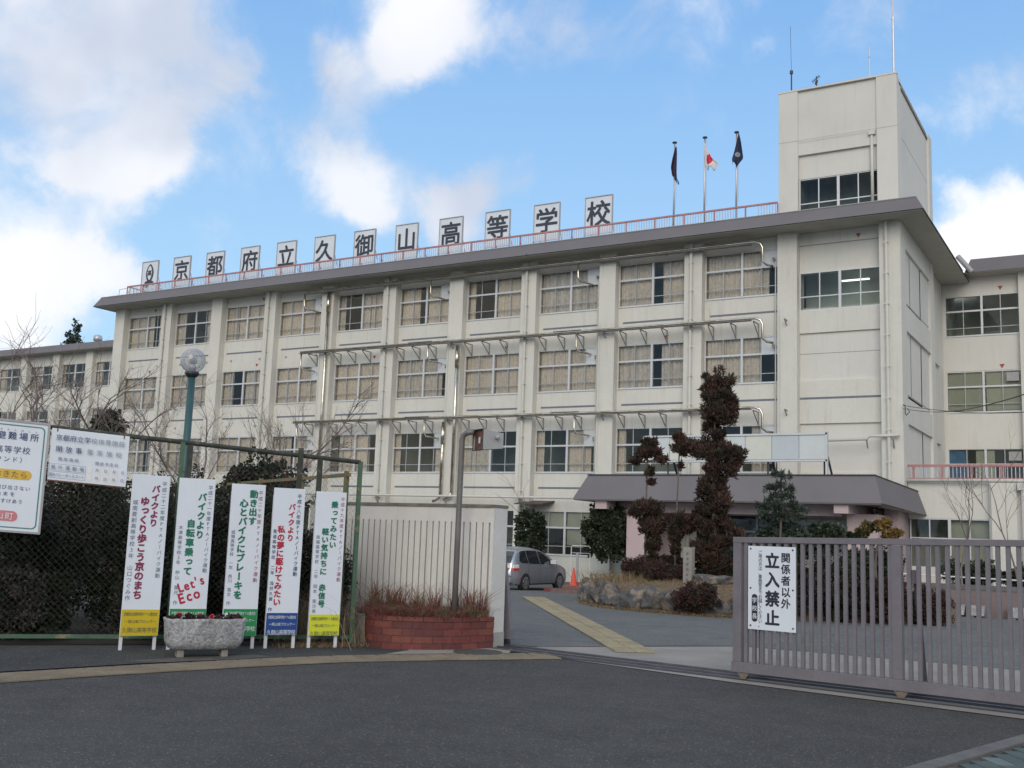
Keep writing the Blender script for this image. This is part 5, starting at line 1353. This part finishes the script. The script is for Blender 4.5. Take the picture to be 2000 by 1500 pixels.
BM = [mat('red_brick_%d' % i, c, .7, var=.18, scale=9, fine=.15, fscale=60, dirt=.2, dirtcol=(.10, .045, .04), bump=.3) for i, c in enumerate([(.125, .030, .028), (.15, .036, .030), (.105, .028, .027), (.17, .048, .034)])]
for c in range(5):
    Lb = .29; s = (-Lb/2 if c % 2 else 0); top = c == 4
    while s < Lp[-1]-.02:
        a, e = max(0, s), min(Lp[-1], s+Lb-.01)
        if e-a > .03 and not (top and s < .42): wall_piece(a, e, c*HC+.004, (c+1)*HC-.006 if not top else c*HC+.062, .13, 0, g.choice(BM), 'brick', out=.0 if not top else .01)
        s += Lb
# concrete block at the left end
MB().box(-10.05, -9.72, 12.5, 13.4, -.02, .42).part('end_block', M_CONCL, t)
sp = [(p.x, p.y, .42) for p in PTH]+[(-8.1, 13.4, .42), (-10.1, 13.4, .42), (-10.0, 12.6, .42)]
MB().poly(sp).part('soil', M_SOIL, t)
soil2 = [(p[0], p[1]) for p in sp]
g = np.random.default_rng(14); pts = []
while len(pts) < 5200:
    x, y = g.uniform(-10.3, -8.05), g.uniform(12.15, 13.36)
    if in_poly(x, y, soil2): pts.append((x, y, .40))
o = blades('red_dead_grass', pts, .15, .0045, M_REDGRASS, 7, lean=.6, hvar=.75); o['kind'] = 'stuff'
pts2 = []
for c in ((-9.75, 13.1), (-9.35, 13.2), (-9.0, 13.15), (-8.7, 13.2), (-8.42, 13.15), (-9.95, 12.9), (-8.28, 13.25), (-10.1, 13.2), (-9.55, 13.0)):
    pts2 += [(c[0]+g.normal()*.05, c[1]+g.normal()*.04, .40) for _ in range(90)]
o = blades('tall_red_grass', pts2, .40, .006, M_REDGRASS, 8, lean=.2, hvar=.65); o['kind'] = 'stuff'
pts = [(g.uniform(-10.2, -9.5)+g.normal()*.05, 0, 0) for _ in range(1200)]
pts = [(x, 11.55+(x+10.0)*1.2+g.normal()*.10, .012) for x, _, _ in pts]
o = blades('kerb_weeds', pts, .05, .004, M_STRAW, 9, lean=.8); o['kind'] = 'stuff'

# pole lamp
t = thing('box_lamp_post', 'grey brown post with a boxy rusty faced lamp in the brick planter', 'lamp post', (-8.55, 13.0, .4))
MB().tube([(-8.55, 13.0, .38), (-8.545, 13.0, 1.7), (-8.54, 13.0, 2.98), (-8.52, 13.0, 3.05), (-8.46, 13.0, 3.09), (-8.34, 13.0, 3.10)], .042, 12).part('post', M_LAMPPOLE, t, smooth=True)
a = math.radians(60); ux = Vector((math.cos(a), math.sin(a), 0)); uy = Vector((-math.sin(a), math.cos(a), 0)); uz = Vector((0, 0, 1)); o0 = Vector((-8.17, 13.13, 2.98))
b = MB(); q = []
for sx, dy, dz in ((-.17, .15, .15), (.17, .15, .11)):
    q.append([o0+ux*sx+uy*y_+uz*z_ for y_, z_ in ((-dy, -dz), (dy, -dz), (dy, dz), (-dy, dz))])
for j in range(4): b.quad(q[0][j], q[1][j], q[1][(j+1) % 4], q[0][(j+1) % 4])
b.quad(*q[1])
b.part('housing', M_LTGREY, t)
MB().quad(*[p+ux*.03 for p in q[0]]).part('front_plate', M_RUST, t)
MB().obox(o0-ux*.142, uy, uz, ux, -.03, .01, -.05, .04, -.012, -.002).part('plate_label', M_WHITE, t)
b = MB()
for j in range(4): b.tube([q[0][j], q[0][(j+1) % 4]], .008, 4)
b.part('rim', M_DKMETAL, t)
MB().lathe(tuple(o0+ux*.05-uy*.19+uz*.04), [(0, -.035), (.025, -.025), (.035, 0), (.025, .025), (0, .035)], 10).part('sensor', M_LTGREY, t, smooth=True)

# ------------------------------------------------------------------ green chain link fence
FA, FB = Vector((-12.58, 8.68, 0)), Vector((-9.70, 12.125, 0)); fd = (FB-FA).normalized(); fn = Vector((fd.y, -fd.x, 0)); UZ = Vector((0, 0, 1)); FL = (FB-FA).length
t = thing('chain_link_fence', 'tall rusty green chain link fence carrying the notice boards beside the footway', 'fence', (FA.x, FA.y, 0))
def ftop(s): return 2.84-.055*s
MB().tube([FA+fd*-1.6+UZ*ftop(-1.6), FA+fd*FL+UZ*ftop(FL)], .032, 8).part('top_rail', M_FENCEDK, t)
MB().obox(FA, fd, fn, UZ, -1.6, FL, -.025, .025, .10, .15).part('bottom_rail', M_GREENM, t)
for s, m in ((-1.4, M_GREENM), (2.02, M_GREENM), (FL, M_GREENM)):
    MB().obox(FA, fd, fn, UZ, s-.03, s+.03, -.03, .03, -.02, ftop(s)+.01).part('post', m, t)
for s, h in ((3.62, .1), (3.9, -.02), (2.12, -.03)):
    MB().obox(FA, fd, fn, UZ, s-.035, s+.035, .03, .08, 1.3, ftop(s)+h).part('dark_post', M_FENCEDK, t)
def link_mesh(A, d, nrm, s0, s1, z0, ztf, cell, r=.0012):
    b = MB(); W_ = s1-s0; Hm = max(ztf(s0), ztf(s1))-z0
    for sgn in (1, -1):
        c = -Hm
        while c < W_:
            # line s = s0 + c + u (sgn 1) clipped to the panel
            lo, hi = max(0, -c), min(Hm, W_-c)
            if hi > lo:
                pts = []
                for u in (lo, hi):
                    s = s0+c+u if sgn == 1 else s1-(c+u); z = z0+u
                    pts.append((s, z))
                (sa_, za), (sb, zb) = pts
                zt2 = ztf(sb)
                if zb > zt2: f = (zt2-za)/(zb-za); sb = sa_+(sb-sa_)*f; zb = zt2
                if zb > za: b.tube([A+d*sa_+UZ*za+nrm*.004*sgn, A+d*sb+UZ*zb+nrm*.004*sgn], r, 3, cap=False)
            c += cell
    return b
o = link_mesh(FA, fd, fn, -1.6, FL, .15, ftop, .085).part('chain_link_mesh', M_WIRE, t); o['kind'] = 'stuff'
# second fence running back behind the wall
GA, GB = Vector((-9.78, 12.0, 0)), Vector((-15.3, 14.9, 0)); gd = (GB-GA).normalized(); gn = Vector((gd.y, -gd.x, 0)); GLn = (GB-GA).length
t = thing('side_fence', 'lower rusty chain link fence running back from the tall fence end', 'fence', (GA.x, GA.y, 0))
MB().obox(GA, gd, gn, UZ, 0, GLn, -.02, .02, 2.38, 2.43).part('top_rail', M_RUSTGRN, t)
for s in (.12, 1.9, 3.9, 6.0): MB().obox(GA, gd, gn, UZ, s-.03, s+.03, -.03, .03, 0, 2.46).part('post', M_RUSTGRN, t)
MB().obox(GA, gd, gn, UZ, 0, GLn, -.02, .02, 1.2, 1.24).part('mid_rail', M_RUSTGRN, t)
o = link_mesh(GA, gd, gn, 0, GLn, .1, lambda s: 2.4, .085).part('chain_link_mesh', M_WIRE, t); o['kind'] = 'stuff'

# ------------------------------------------------------------------ notice boards on the fence
def board_plane(s0, off): return FA+fd*s0+fn*off
def rounded(u0, u1, v0, v1, r, n=6):
    P_ = []
    for cx_, cy_, a0 in ((u1-r, v1-r, 0), (u0+r, v1-r, PI/2), (u0+r, v0+r, PI), (u1-r, v0+r, 1.5*PI)):
        for k_ in range(n+1): a = a0+PI/2*k_/n; P_.append((cx_+r*math.cos(a), cy_+r*math.sin(a)))
    return P_
def flat(P_, O, U, N, off, name, m, parent):
    return MB().poly([O+U*u+UZ*v+N*off for u, v in P_]).part(name, m, parent)
def border(P1, P2, O, U, N, off, name, m, parent):
    b = MB(); n = len(P1)
    for i in range(n):
        j = (i+1) % n; b.quad(*[O+U*p[0]+UZ*p[1]+N*off for p in (P1[i], P1[j], P2[j], P2[i])])
    return b.part(name, m, parent)
slope = -.055
def tilt(P_, c): return P_
t = thing('evacuation_board', 'larger white notice board with green border, orange and red pills, cut by the left edge', 'sign', tuple(board_plane(-.2, .06)))
O = board_plane(.34, .05); U = fd + UZ*slope*.35; 
MB().obox(O, fd+UZ*-.045, fn, UZ, -1.1, 0, 0, .03, 1.42, 2.86).part('board', M_SIGNW, t, bevel=.004)
fr_ = MB()
ax = fd+UZ*-.045
for (a0, a1, c0, c1) in ((-1.1, 0, 2.835, 2.862), (-1.1, 0, 1.418, 1.445), (-.028, .0, 1.445, 2.835)): fr_.obox(O, ax, fn, UZ, a0, a1, .03, .042, c0, c1)
fr_.part('frame', M_LTGREY, t)
T0 = O+UZ*2.86
UB = ax; 
border(rounded(-1.05, -.055, -1.385, -.06, .06), rounded(-1.035, -.07, -1.37, -.075, .05), T0, UB, fn, .034, 'border', B_TEAL, t)
def rows(spec, O_, U_, parent, m, off=.036, name='lettering'):
    for s_ in spec: letters(s_, O_, U_, UZ, fn, off).part(name, m, parent)
rows([hrow('広域避難場所', -.90, -.11, -.205, .108, .006), hrow('久御山高等学校', -.96, -.205, -.385, .10, .0), hrow('（グラウンド）', -.92, -.24, -.51, .08, 0)], T0, UB, t, I_NAVY)
rows([hrow('ひなんばしょ', -.62, -.12, -.13, .032)], T0, UB, t, I_GREY)
flat(rounded(-.98, -.17, -.76, -.64, .058), T0, UB, fn, .036, 'orange_pill', B_ORG, t)
rows([hrow('地震がおきたら', -.93, -.21, -.70, .095, .004)], T0, UB, t, I_OLIVE, .039)
rows([hrow('急に飛び出さない', -.72, -.165, -.87, .062), hrow('火の始末を', -.75, -.33, -.955, .062), hrow('みんながたすけあう', -.85, -.24, -1.045, .062)], T0, UB, t, I_NAVY)
flat(rounded(-.98, -.29, -1.30, -1.17, .062), T0, UB, fn, .036, 'red_pill', B_ROS, t)
rows([hrow('久御山町', -.78, -.33, -1.235, .10, .008)], T0, UB, t, I_WHITE, .039)

t = thing('opening_days_board', 'smaller white notice board with faded characters and a rusty bottom edge', 'sign', tuple(board_plane(.8, .06)))
O = board_plane(.36, .05); ax = fd+UZ*-.055
MB().obox(O, ax, fn, UZ, 0, .97, 0, .012, 2.13, 2.81).part('board', M_SIGNW, t, bevel=.003)
MB().obox(O, ax, fn, UZ, .01, .95, .001, .013, 2.118, 2.135).part('rusty_edge', M_RUST, t)
T0 = O+UZ*2.81; UB = ax
rows([hrow('京都府立学', .055, .49, -.115, .084, .004), hrow('開放事', .05, .41, -.265, .085, .004)], T0, UB, t, I_NAVY, .042)
rows([hrow('校体育施設', .49, .92, -.115, .080, -.004), hrow('業実施校', .43, .91, -.265, .08, -.004)], T0, UB, t, I_FADED, .042)
rows([hrow('開放施設', .10, .37, -.395, .05), hrow('開放予定日', .56, .86, -.405, .05), hrow('屋外運動場', .015, .45, -.505, .058), hrow('屋外バレーボールコート', .015, .45, -.605, .05, 0, .8),
      hrow('月日月日', .545, .97, -.495, .046)[:4], hrow('月日月日', .545, .97, -.60, .046)], T0, UB, t, I_NAVY, .042)
for v in (-.505, -.605):
    border(rounded(.008, .458, v-.043, v+.043, .004, 1), rounded(.011, .455, v-.040, v+.040, .004, 1), T0, UB, fn, .014, 'text_box', I_GREY, t)
    for i_ in range(4): flat([(p[0], p[1]) for p in rounded(.478+i_*.106, .478+i_*.106+.055, v-.04, v+.055, .003, 1)], T0, UB, fn, .016, 'paper_slip', mat('paper_slip', (.72, .72, .70), .6, var=.03), t)
for uu in (.07, .90): MB().obox(T0+UB*uu+UZ*-.01, fd, fn, UZ, -.006, .006, .012, .02, -.03, .01).part('fixing', M_RUST, t)

# ------------------------------------------------------------------ the five slogan signboards
LA, LB = Vector((-11.22, 9.38, 0)), Vector((-9.85, 11.44, 0)); ld = (LB-LA).normalized(); ln_ = Vector((ld.y, -ld.x, 0))
SG = [  # s0, width, bottom, top, band colour, band ink, texts: (text, u, top fraction, bottom fraction, size, ink, bold)
 (.0, .465, .19, 2.23, B_YEL, I_OLIVE, 'yellow', [('平成二十二年度PTAノーバイク運動', .86, .035, .665, .064, I_TEAL, 0), ('バイクより', .64, .06, .335, .105, I_MAROON, .045), ('ゆっくり歩こう京のまち', .37, .14, .80, .118, I_MAROON, .045), ('城南菱創高等学校3年　山口つぐみ作', .12, .16, .81, .068, I_GREY, 0)], .52),
 (.585, .465, .19, 2.22, B_GRN, I_WHITE, 'green', [('平成二十一年度PTAノーバイク運動', .87, .04, .62, .062, I_GREY, 0), ('バイクより', .66, .09, .40, .112, I_GREEN, .045), ('自転車乗って', .40, .267, .64, .112, I_GREEN, .045), ('木津高等学校2年　仲山　葉月　作', .13, .31, .83, .058, I_GREY, 0)], .53),
 (1.27, .45, .18, 2.18, B_GRN, I_WHITE, 'green', [('平成二十年度PTAノーバイク運動', .86, .035, .66, .062, I_ROSE, 0), ('動き出す', .66, .034, .276, .112, I_GREEN, .045), ('心とバイクにブレーキを', .38, .097, .77, .118, I_GREEN, .045), ('城陽高等学校　一年　西川　晃太　作', .12, .31, .81, .056, I_GREY, 0)], .53),
 (1.84, .43, .19, 2.155, B_BLU, I_WHITE, 'blue', [('平成十八年度PTAノーバイク運動', .82, .035, .60, .065, I_NAVY, .004), ('バイクより', .60, .10, .365, .095, I_RED, .042), ('私の夢に駆けてみたい', .30, .255, .80, .105, I_RED, .042), ('菟道高等学校　二年　浅井久資　作', .10, .28, .84, .058, I_NAVY, .003)], .48),
 (2.43, .43, .175, 2.135, B_LIM, I_OLIVE, 'lime', [('平成十九年度PTAノーバイク運動', .88, .03, .625, .062, I_ROSE, 0), ('乗ってみたい', .62, .06, .395, .10, I_GREEN, .042), ('軽い気持ちに　赤信号', .36, .25, .80, .10, I_GREEN, .042), ('南陽高等学校　二年　岡本　亜沙美', .13, .30, .84, .058, I_GREY, 0)], .46)]
LBL = ['signboard with maroon slogan above a golden yellow band, leftmost of the five',
       'signboard with green slogan, tilted red Eco words and a green band behind the stone trough',
       'signboard with tall green slogan and green band partly behind the stone trough end',
       'signboard with red slogan above a dark blue band', 'signboard with thin green slogan above a lime yellow band, nearest the fence end']
for i, (s0, w, zb, zt, band, bink, cn, texts, bz) in enumerate(SG):
    O = LA+ld*s0
    t = thing('slogan_signboard', LBL[i], 'sign', tuple(O), 'slogan signboards standing along the fence')
    MB().obox(O, ld, ln_, UZ, 0, w, 0, .035, zb, zt).part('board', M_WHITE if False else M_SIGNW, t, bevel=.003)
    for a0 in (.0, w-.055): MB().obox(O, ld, ln_, UZ, a0+.004, a0+.044, -.036, -.001, -.01, zt-.1).part('leg', M_WHITE, t)
    MB().obox(O, ld, ln_, UZ, .004, w-.004, .035, .0375, zb+.004, bz).part('colour_band', band, t)
    top = zt; H_ = zt-.0
    hh = zt-.19 if i == 1 or i == 2 else zt-zb   # full panel heights match the others
    hh = 1.98
    T0 = O+UZ*zt
    inks = {}
    for (tx, u, f0, f1, sz, ik, bd) in texts:
        letters(vcol(tx, u*w, -f0*hh, -f1*hh, sz, bd), T0, ld, UZ, ln_, .039).part('lettering', ik, t)
    z0 = bz-zt; bh = .33
    rws = [('京都府立高等学校PTA連合会', .06, .94, .055, .050, .002, .62), ('ー南山城ブロックー', .09, .93, .145, .046, .004, .95), ('久御山高等学校', .05, .95, .25, .072, .004, .85)]
    its = []
    for (tx, ua, ub, dv, sz, bd, sx) in rws:
        if z0-dv < zb-zt+.02: continue
        letters(hrow(tx, ua*w, ub*w, z0-dv*1.02, sz, bd, sx), T0, ld, UZ, ln_, .040).part('band_lettering', bink, t)
    if i == 1:
        its = []
        for tx, u, v, sz, st_w in (("Let's", .115, -1.415, .165, .070), ('Eco', .135, -1.555, .185, .092)):
            for k_, ch in enumerate(tx):
                uu = u+k_*st_w-(.02 if ch in "t's" and tx[0] == 'L' and k_ > 2 else 0); its.append((ch, uu, v+k_*st_w*.36, sz, .33, .03, .85))
        letters(its, T0, ld, UZ, ln_, .038).part('lettering', I_RED, t)

# stone trough planter on two feet
t = thing('stone_trough', 'weathered whitish stone trough of small flowers on blocks before the signboards', 'planter', (-10.02, 9.95, 0))
C0 = Vector((-10.08, 9.72, -.045)); 
prof = [(.00, .085), (.07, .085), (.17, .12), (.215, .20), (.225, .34), (.235, .44), (.245, .475), (.205, .475), (.195, .43), (.0, .43)]
b = MB(); NL = 26; hl = .50
ring_n = 28
for (rad, z) in prof:
    for k_ in range(ring_n):
        a = 2*PI*k_/ring_n; ex = .55
        cx_ = math.copysign(abs(math.cos(a))**ex, math.cos(a)); sy_ = math.copysign(abs(math.sin(a))**ex, math.sin(a))
        rx = (hl-.245+rad) if rad > 0 else 0
        ry = rad*.92
        p = C0+ld*(cx_*rx)+ln_*(sy_*ry); b.v.append((p.x, p.y, z+.004*math.sin(a*9)))
for r in range(len(prof)-1):
    for k_ in range(ring_n): a = r*ring_n+k_; c = r*ring_n+(k_+1) % ring_n; b.f.append((a, c, c+ring_n, a+ring_n))
b.part('trough', M_WIND, t, smooth=True)
for s in (-.28, .25): MB().obox(C0, ld, ln_, UZ, s-.04, s+.04, -.10, .09, .04, .14).part('foot', M_CONC, t, bevel=.01)
MB().poly([C0+ld*a_+ln_*b_+UZ*.44 for a_, b_ in ((-.44, -.15), (.44, -.15), (.44, .15), (-.44, .15))]).part('soil', M_SOIL, t)
foliage('leaves', t, [tuple(C0+ld*a_+ln_*.02)[:2]+(.465, .09, .08, .03) for a_ in (-.36, -.2, -.05, .1, .25, .38)], 1500, .04, M_LEAFA, seed=80, clumps=8)
for a_, b_, h_, m_, sz in ((-.33, .02, .06, I_RED, .028), (-.08, .0, .05, I_ROSE, .026), (.10, .04, .03, I_WHITE, .028), (.15, .02, .035, B_YEL, .022), (.06, .07, .03, I_RED, .024), (.24, .05, .04, I_WHITE, .03), (.21, .03, .05, I_BLACK, .02)):
    p = C0+ld*a_+ln_*b_; foliage('flower', t, [(p.x, p.y, .455+h_, sz*.8, sz*.8, sz*.7)], 60, sz, m_, seed=int(100*a_)+500, clumps=5)

# ------------------------------------------------------------------ globe lamp and planting behind the fence
gx, gy = -15.35, 14.0
t = thing('globe_lamp', 'round clear globe lamp on a teal green pole behind the fence', 'street lamp', (gx, gy, 0))
MB().tube([(gx, gy, 0), (gx, gy, 4.42)], .068, 14).part('pole', M_TEAL, t, smooth=True)
MB().lathe((gx, gy, 4.38), [(0, 0), (.09, 0), (.13, .05), (.13, .09), (0, .09)], 16).part('collar', M_DKMETAL, t)
prof = [(.0, -.235)]+[(.235*math.sin(PI*k_/16), -.235*math.cos(PI*k_/16)) for k_ in range(1, 16)]+[(0, .235)]
gm = bpy.data.materials.new('frosted_globe'); gm.use_nodes = True; w = NT(gm.node_tree); w.n.clear()
out = w.node('ShaderNodeOutputMaterial'); tpn = w.node('ShaderNodeBsdfTransparent'); tpn.inputs[0].default_value = (.86, .88, .90, 1)
df = w.node('ShaderNodeBsdfDiffuse'); df.inputs[0].default_value = (.62, .63, .66, 1); gl = w.node('ShaderNodeBsdfGlossy'); gl.inputs['Roughness'].default_value = .08
lw_ = w.node('ShaderNodeLayerWeight'); lw_.inputs[0].default_value = .35
m1 = w.node('ShaderNodeMixShader'); m2 = w.node('ShaderNodeMixShader')
w.l.new(w.math('MULTIPLY_ADD', lw_.outputs['Facing'], .42, .20), m1.inputs[0]); w.l.new(tpn.outputs[0], m1.inputs[1]); w.l.new(df.outputs[0], m1.inputs[2])
w.l.new(w.math('MULTIPLY_ADD', lw_.outputs['Fresnel'], .5, .04), m2.inputs[0]); w.l.new(m1.outputs[0], m2.inputs[1]); w.l.new(gl.outputs[0], m2.inputs[2]); w.l.new(m2.outputs[0], out.inputs[0])
MB().lathe((gx, gy, 4.69), prof, 28).part('globe', gm, t, smooth=True)
b = MB()
for k_ in range(6): b.lathe((gx, gy, 4.64+k_*.03), [(0, 0), (.085-.004*k_, .004), (.085-.004*k_, .012), (0, .016)], 18)
b.part('louvre', M_WHITE, t)
MB().lathe((gx, gy, 4.46), [(0, 0), (.06, 0), (.065, .10), (.04, .17), (0, .18)], 14).part('lamp_holder', M_ALU, t)

sheet('planting_soil', [(-12.9, 8.3), (-9.75, 12.2), (-9.9, 13.35), (-20, 13.35), (-20, 22), (-45, 22), (-45, -5), (-16, 3.8)], .02, mat('dark_leaf_litter', (.035, .028, .02), .95, var=.3, scale=4, bump=.6, bscale=30))
hed = [(-13.0, 9.3, .5, .7, .6, .55, 'low dark evergreen close behind the fence beneath the notice boards'), (-12.0, 10.7, .5, .7, .6, .55, 'low dark evergreen close behind the yellow banded signboard'), (-11.1, 11.7, .5, .6, .5, .55, 'low dark evergreen close behind the two green banded signboards'),
       (-13.9, 9.6, 1.15, .9, .8, 1.25, 'leftmost dark evergreen behind the larger notice board'), (-12.9, 10.9, 1.1, .9, .8, 1.2, 'dark evergreen behind the smaller notice board'),
       (-12.2, 12.0, 1.1, .8, .7, 1.15, 'dark evergreen behind the yellow banded signboard'), (-13.4, 13.6, 1.2, 1.0, .9, 1.2, 'dark evergreen at the foot of the globe lamp pole'),
       (-11.5, 12.75, .9, .7, .6, .98, 'dark shrub behind the two green banded signboards'), (-15.4, 11.6, 1.5, 1.2, 1.0, 1.5, 'taller dark evergreen rising behind the larger notice board'),
       (-10.75, 12.75, .72, .5, .4, .8, 'low dark shrub beneath the side fence rail'), (-14.6, 7.9, 1.1, 1.0, .9, 1.2, 'dark evergreen at the very left edge of the photo behind the fence'),
       (-15.0, 13.6, 1.4, 1.0, .8, 1.35, 'dark evergreen between the globe lamp and the smaller notice board')]
for i, (x, y, z, a_, b_, c_, lab) in enumerate(hed):
    shrub('hedge_shrub', lab, 'shrub', (x, y, z), (a_, b_, c_), 42000, .042, M_LEAFD, 100+i, 'dark evergreens behind the fence', clumps=60, shell=.2)
g = np.random.default_rng(31)
pts = [(-10.45+g.normal()*.35, 12.15+g.normal()*.22, .0) for _ in range(1300)]
o = blades('dry_stalks', pts, .62, .004, mat('dry_stalk', (.24, .19, .13), .9, island=.4, var=.2), 31, lean=.28, hvar=.6); o['kind'] = 'stuff'

BT = [((-22.8, 15.8, .3), 2.05, .66, 201, (.05, 0), .075, 'leafless cherry tree behind the larger notice board at the far left'),
      ((-20.4, 16.3, .3), 2.0, .72, 202, (.25, 0), .07, 'leafless cherry tree with long arching limbs behind the smaller notice board'),
      ((-18.3, 16.6, .3), 1.65, .7, 203, (.05, 0), .055, 'leafless twiggy tree left of the globe lamp'),
      ((-17.0, 18.5, .3), 1.7, .62, 204, (.22, 0), .055, 'leafless twiggy tree right of the globe lamp'),
      ((-25.0, 18.0, .3), 1.9, .7, 205, (.1, 0), .07, 'leafless tree farther back at the left edge')]
for base, h, spd, sd_, ln, r0, lab in BT:
    tr, br = bare_branches(base, h, spd, sd_, ln, 5, r0, 3, twig=3.2)
    t = thing('bare_tree', lab, 'tree', base, 'leafless trees behind the fence'); tr.part('trunk', M_TWIG, t); br.part('branches', M_TWIG, t)
shrub('evergreen_tree', 'dark green bushy evergreen at the left edge above the larger notice board', 'tree', (-27.9, 17.5, 4.4), (.9, .8, .6), 7000, .12, M_LEAFG, 120)
shrub('evergreen_tree', 'small bright green evergreen between the bare cherry trees', 'tree', (-23.2, 18.5, 3.9), (.42, .4, .6), 4000, .12, M_LEAFG, 121)
shrub('evergreen_tree', 'brownish evergreen just behind the globe lamp pole above the fence', 'tree', (-15.4, 16.2, 2.3), (1.1, .8, .8), 9000, .07, M_LEAFO if False else M_LEAFD, 122)
tr, br = bare_branches((-121.5, 90, 10), 5, .25, 130, levels=3, r0=.2, nb=3)
t = thing('distant_tree', 'lone sparse tree rising beyond the left wing roof', 'tree', (-121.5, 90, 0))
MB().tube([(-121.5, 90, 0), (-121.5, 90, 28)], .2, 6, r2=.04).part('trunk', M_BARK, t)
foliage('foliage', t, [(-121.5, 90, 24.6, 1.7, 1.4, .9), (-121.7, 90, 25.9, 1.2, 1.1, .8), (-121.3, 90, 27.1, .7, .6, .8), (-121.5, 90, 28.0, .3, .3, .5)], 700, .36, M_LEAFG2, seed=131, clumps=16)

# ------------------------------------------------------------------ sliding gate in front
GA_, GB_ = Vector((-4.33, 12.77, 0)), Vector((-1.12, 12.28, 0)); sd2 = (GB_-GA_).normalized(); sn = Vector((sd2.y, -sd2.x, 0))
t = thing('sliding_gate', 'mauve grey slatted sliding gate drawn across the right of the entrance', 'gate', tuple(GA_))
GLEN = 4.6; zt0, zt1 = 1.655, 1.655+.018*GLEN
def go(a0, a1, b0, b1, c0, c1, name, m=M_GATE, bevel=.004): return MB().obox(GA_, sd2, sn, UZ, a0, a1, b0, b1, c0, c1).part(name, m, t, bevel=bevel)
axg = sd2+UZ*.018
MB().obox(GA_, axg, sn, UZ, 0, GLEN, -.06, .04, 1.63, 1.70).part('top_rail', M_GATE, t, bevel=.005)
go(-.01, GLEN, -.07, .05, .095, .215, 'bottom_rail'); go(.0, .11, -.06, .035, .215, 1.64, 'end_post')
go(.145, .19, -.025, .03, .215, 1.64, 'slat')
k_ = 0; s = .25
while s < GLEN:
    if 1.90 < s < 2.05: go(1.93, 2.04, -.05, .035, .215, 1.66, 'post'); s = 2.10; continue
    go(s, s+.042, -.025, .025, .215, 1.635+.018*s, 'slat'); s += .1025
# back stay, carriage arms and wheels
for s in (.14, 2.02):
    go(s-.03, s+.03, -.62, -.07, .10, .16, 'carriage_arm')
    for bb in (0.0, -.56):
        c = GA_+sd2*s+sn*(bb-.01)+UZ*.055
        MB().tube([c-sn*.02, c+sn*.02], .052, 16).part('wheel', M_DKMETAL, t)
        q0 = [GA_+sd2*(s+a_)+sn*(bb+.03)+UZ*z_ for a_, z_ in ((-.085, .10), (-.03, .02), (.03, .02), (.085, .10))]; q1 = [p_+sn*.008 for p_ in q0]
        pb = MB().poly(q1).poly(q0[::-1])
        for j_ in range(4): pb.quad(q0[j_], q0[(j_+1) % 4], q1[(j_+1) % 4], q1[j_])
        pb.part('wheel_bracket', mat('rusty_bracket', (.15, .125, .095), .8, var=.3, scale=20), t)
go(.30, .36, -.10, -.05, .16, 1.62, 'rear_post')
go(2.1, 2.2, -.12, -.03, 1.25, 1.40, 'stay_plate')
b = MB(); p0 = GA_+sd2*2.16+sn*-.10+UZ*1.25; p1 = GA_+sd2*2.08+sn*-.58+UZ*.14
b.tube([p0, p1], .03, 6).part('back_stay', M_GATE, t)
# sign on the gate
gs = thing('keep_out_sign', 'white enamel warning sign with bold black characters fixed to the sliding gate', 'sign', tuple(GA_+sd2*.2+UZ*.6))
O = GA_+sd2*.21+sn*.045
MB().obox(O, sd2, sn, UZ, 0, .61, 0, .006, .615, 1.60).part('board', M_SIGNW, gs, bevel=.002)
T0 = O+UZ*1.60
letters(vcol('関係者以外', .485, -.06, -.725, .122, .024), T0, sd2, UZ, sn, .008).part('lettering', I_BLACK, gs)
letters(vcol('立入禁止', .315, -.055, -.945, .19, .036), T0, sd2, UZ, sn, .008).part('lettering', I_BLACK, gs)
letters(vcol('ご用の方は、事務室までお越しください。', .16, -.05, -.955, .052, .002), T0, sd2, UZ, sn, .008).part('small_lettering', I_BLACK, gs)
flat(rounded(.05, .125, -.895, -.57, .036), T0, sd2, sn, .008, 'black_pill', I_BLACK, gs)
letters(vcol('学校長', .0875, -.595, -.875, .07, .008), T0, sd2, UZ, sn, .010).part('pill_lettering', I_WHITE, gs)
for u_c in (.035, .575):
    for v_c in (-.035, -.50, -.94):
        c = T0+sd2*u_c+UZ*v_c+sn*.006; MB().tube([c, c+sn*.005], .011, 8).part('bolt', M_DKMETAL, gs)
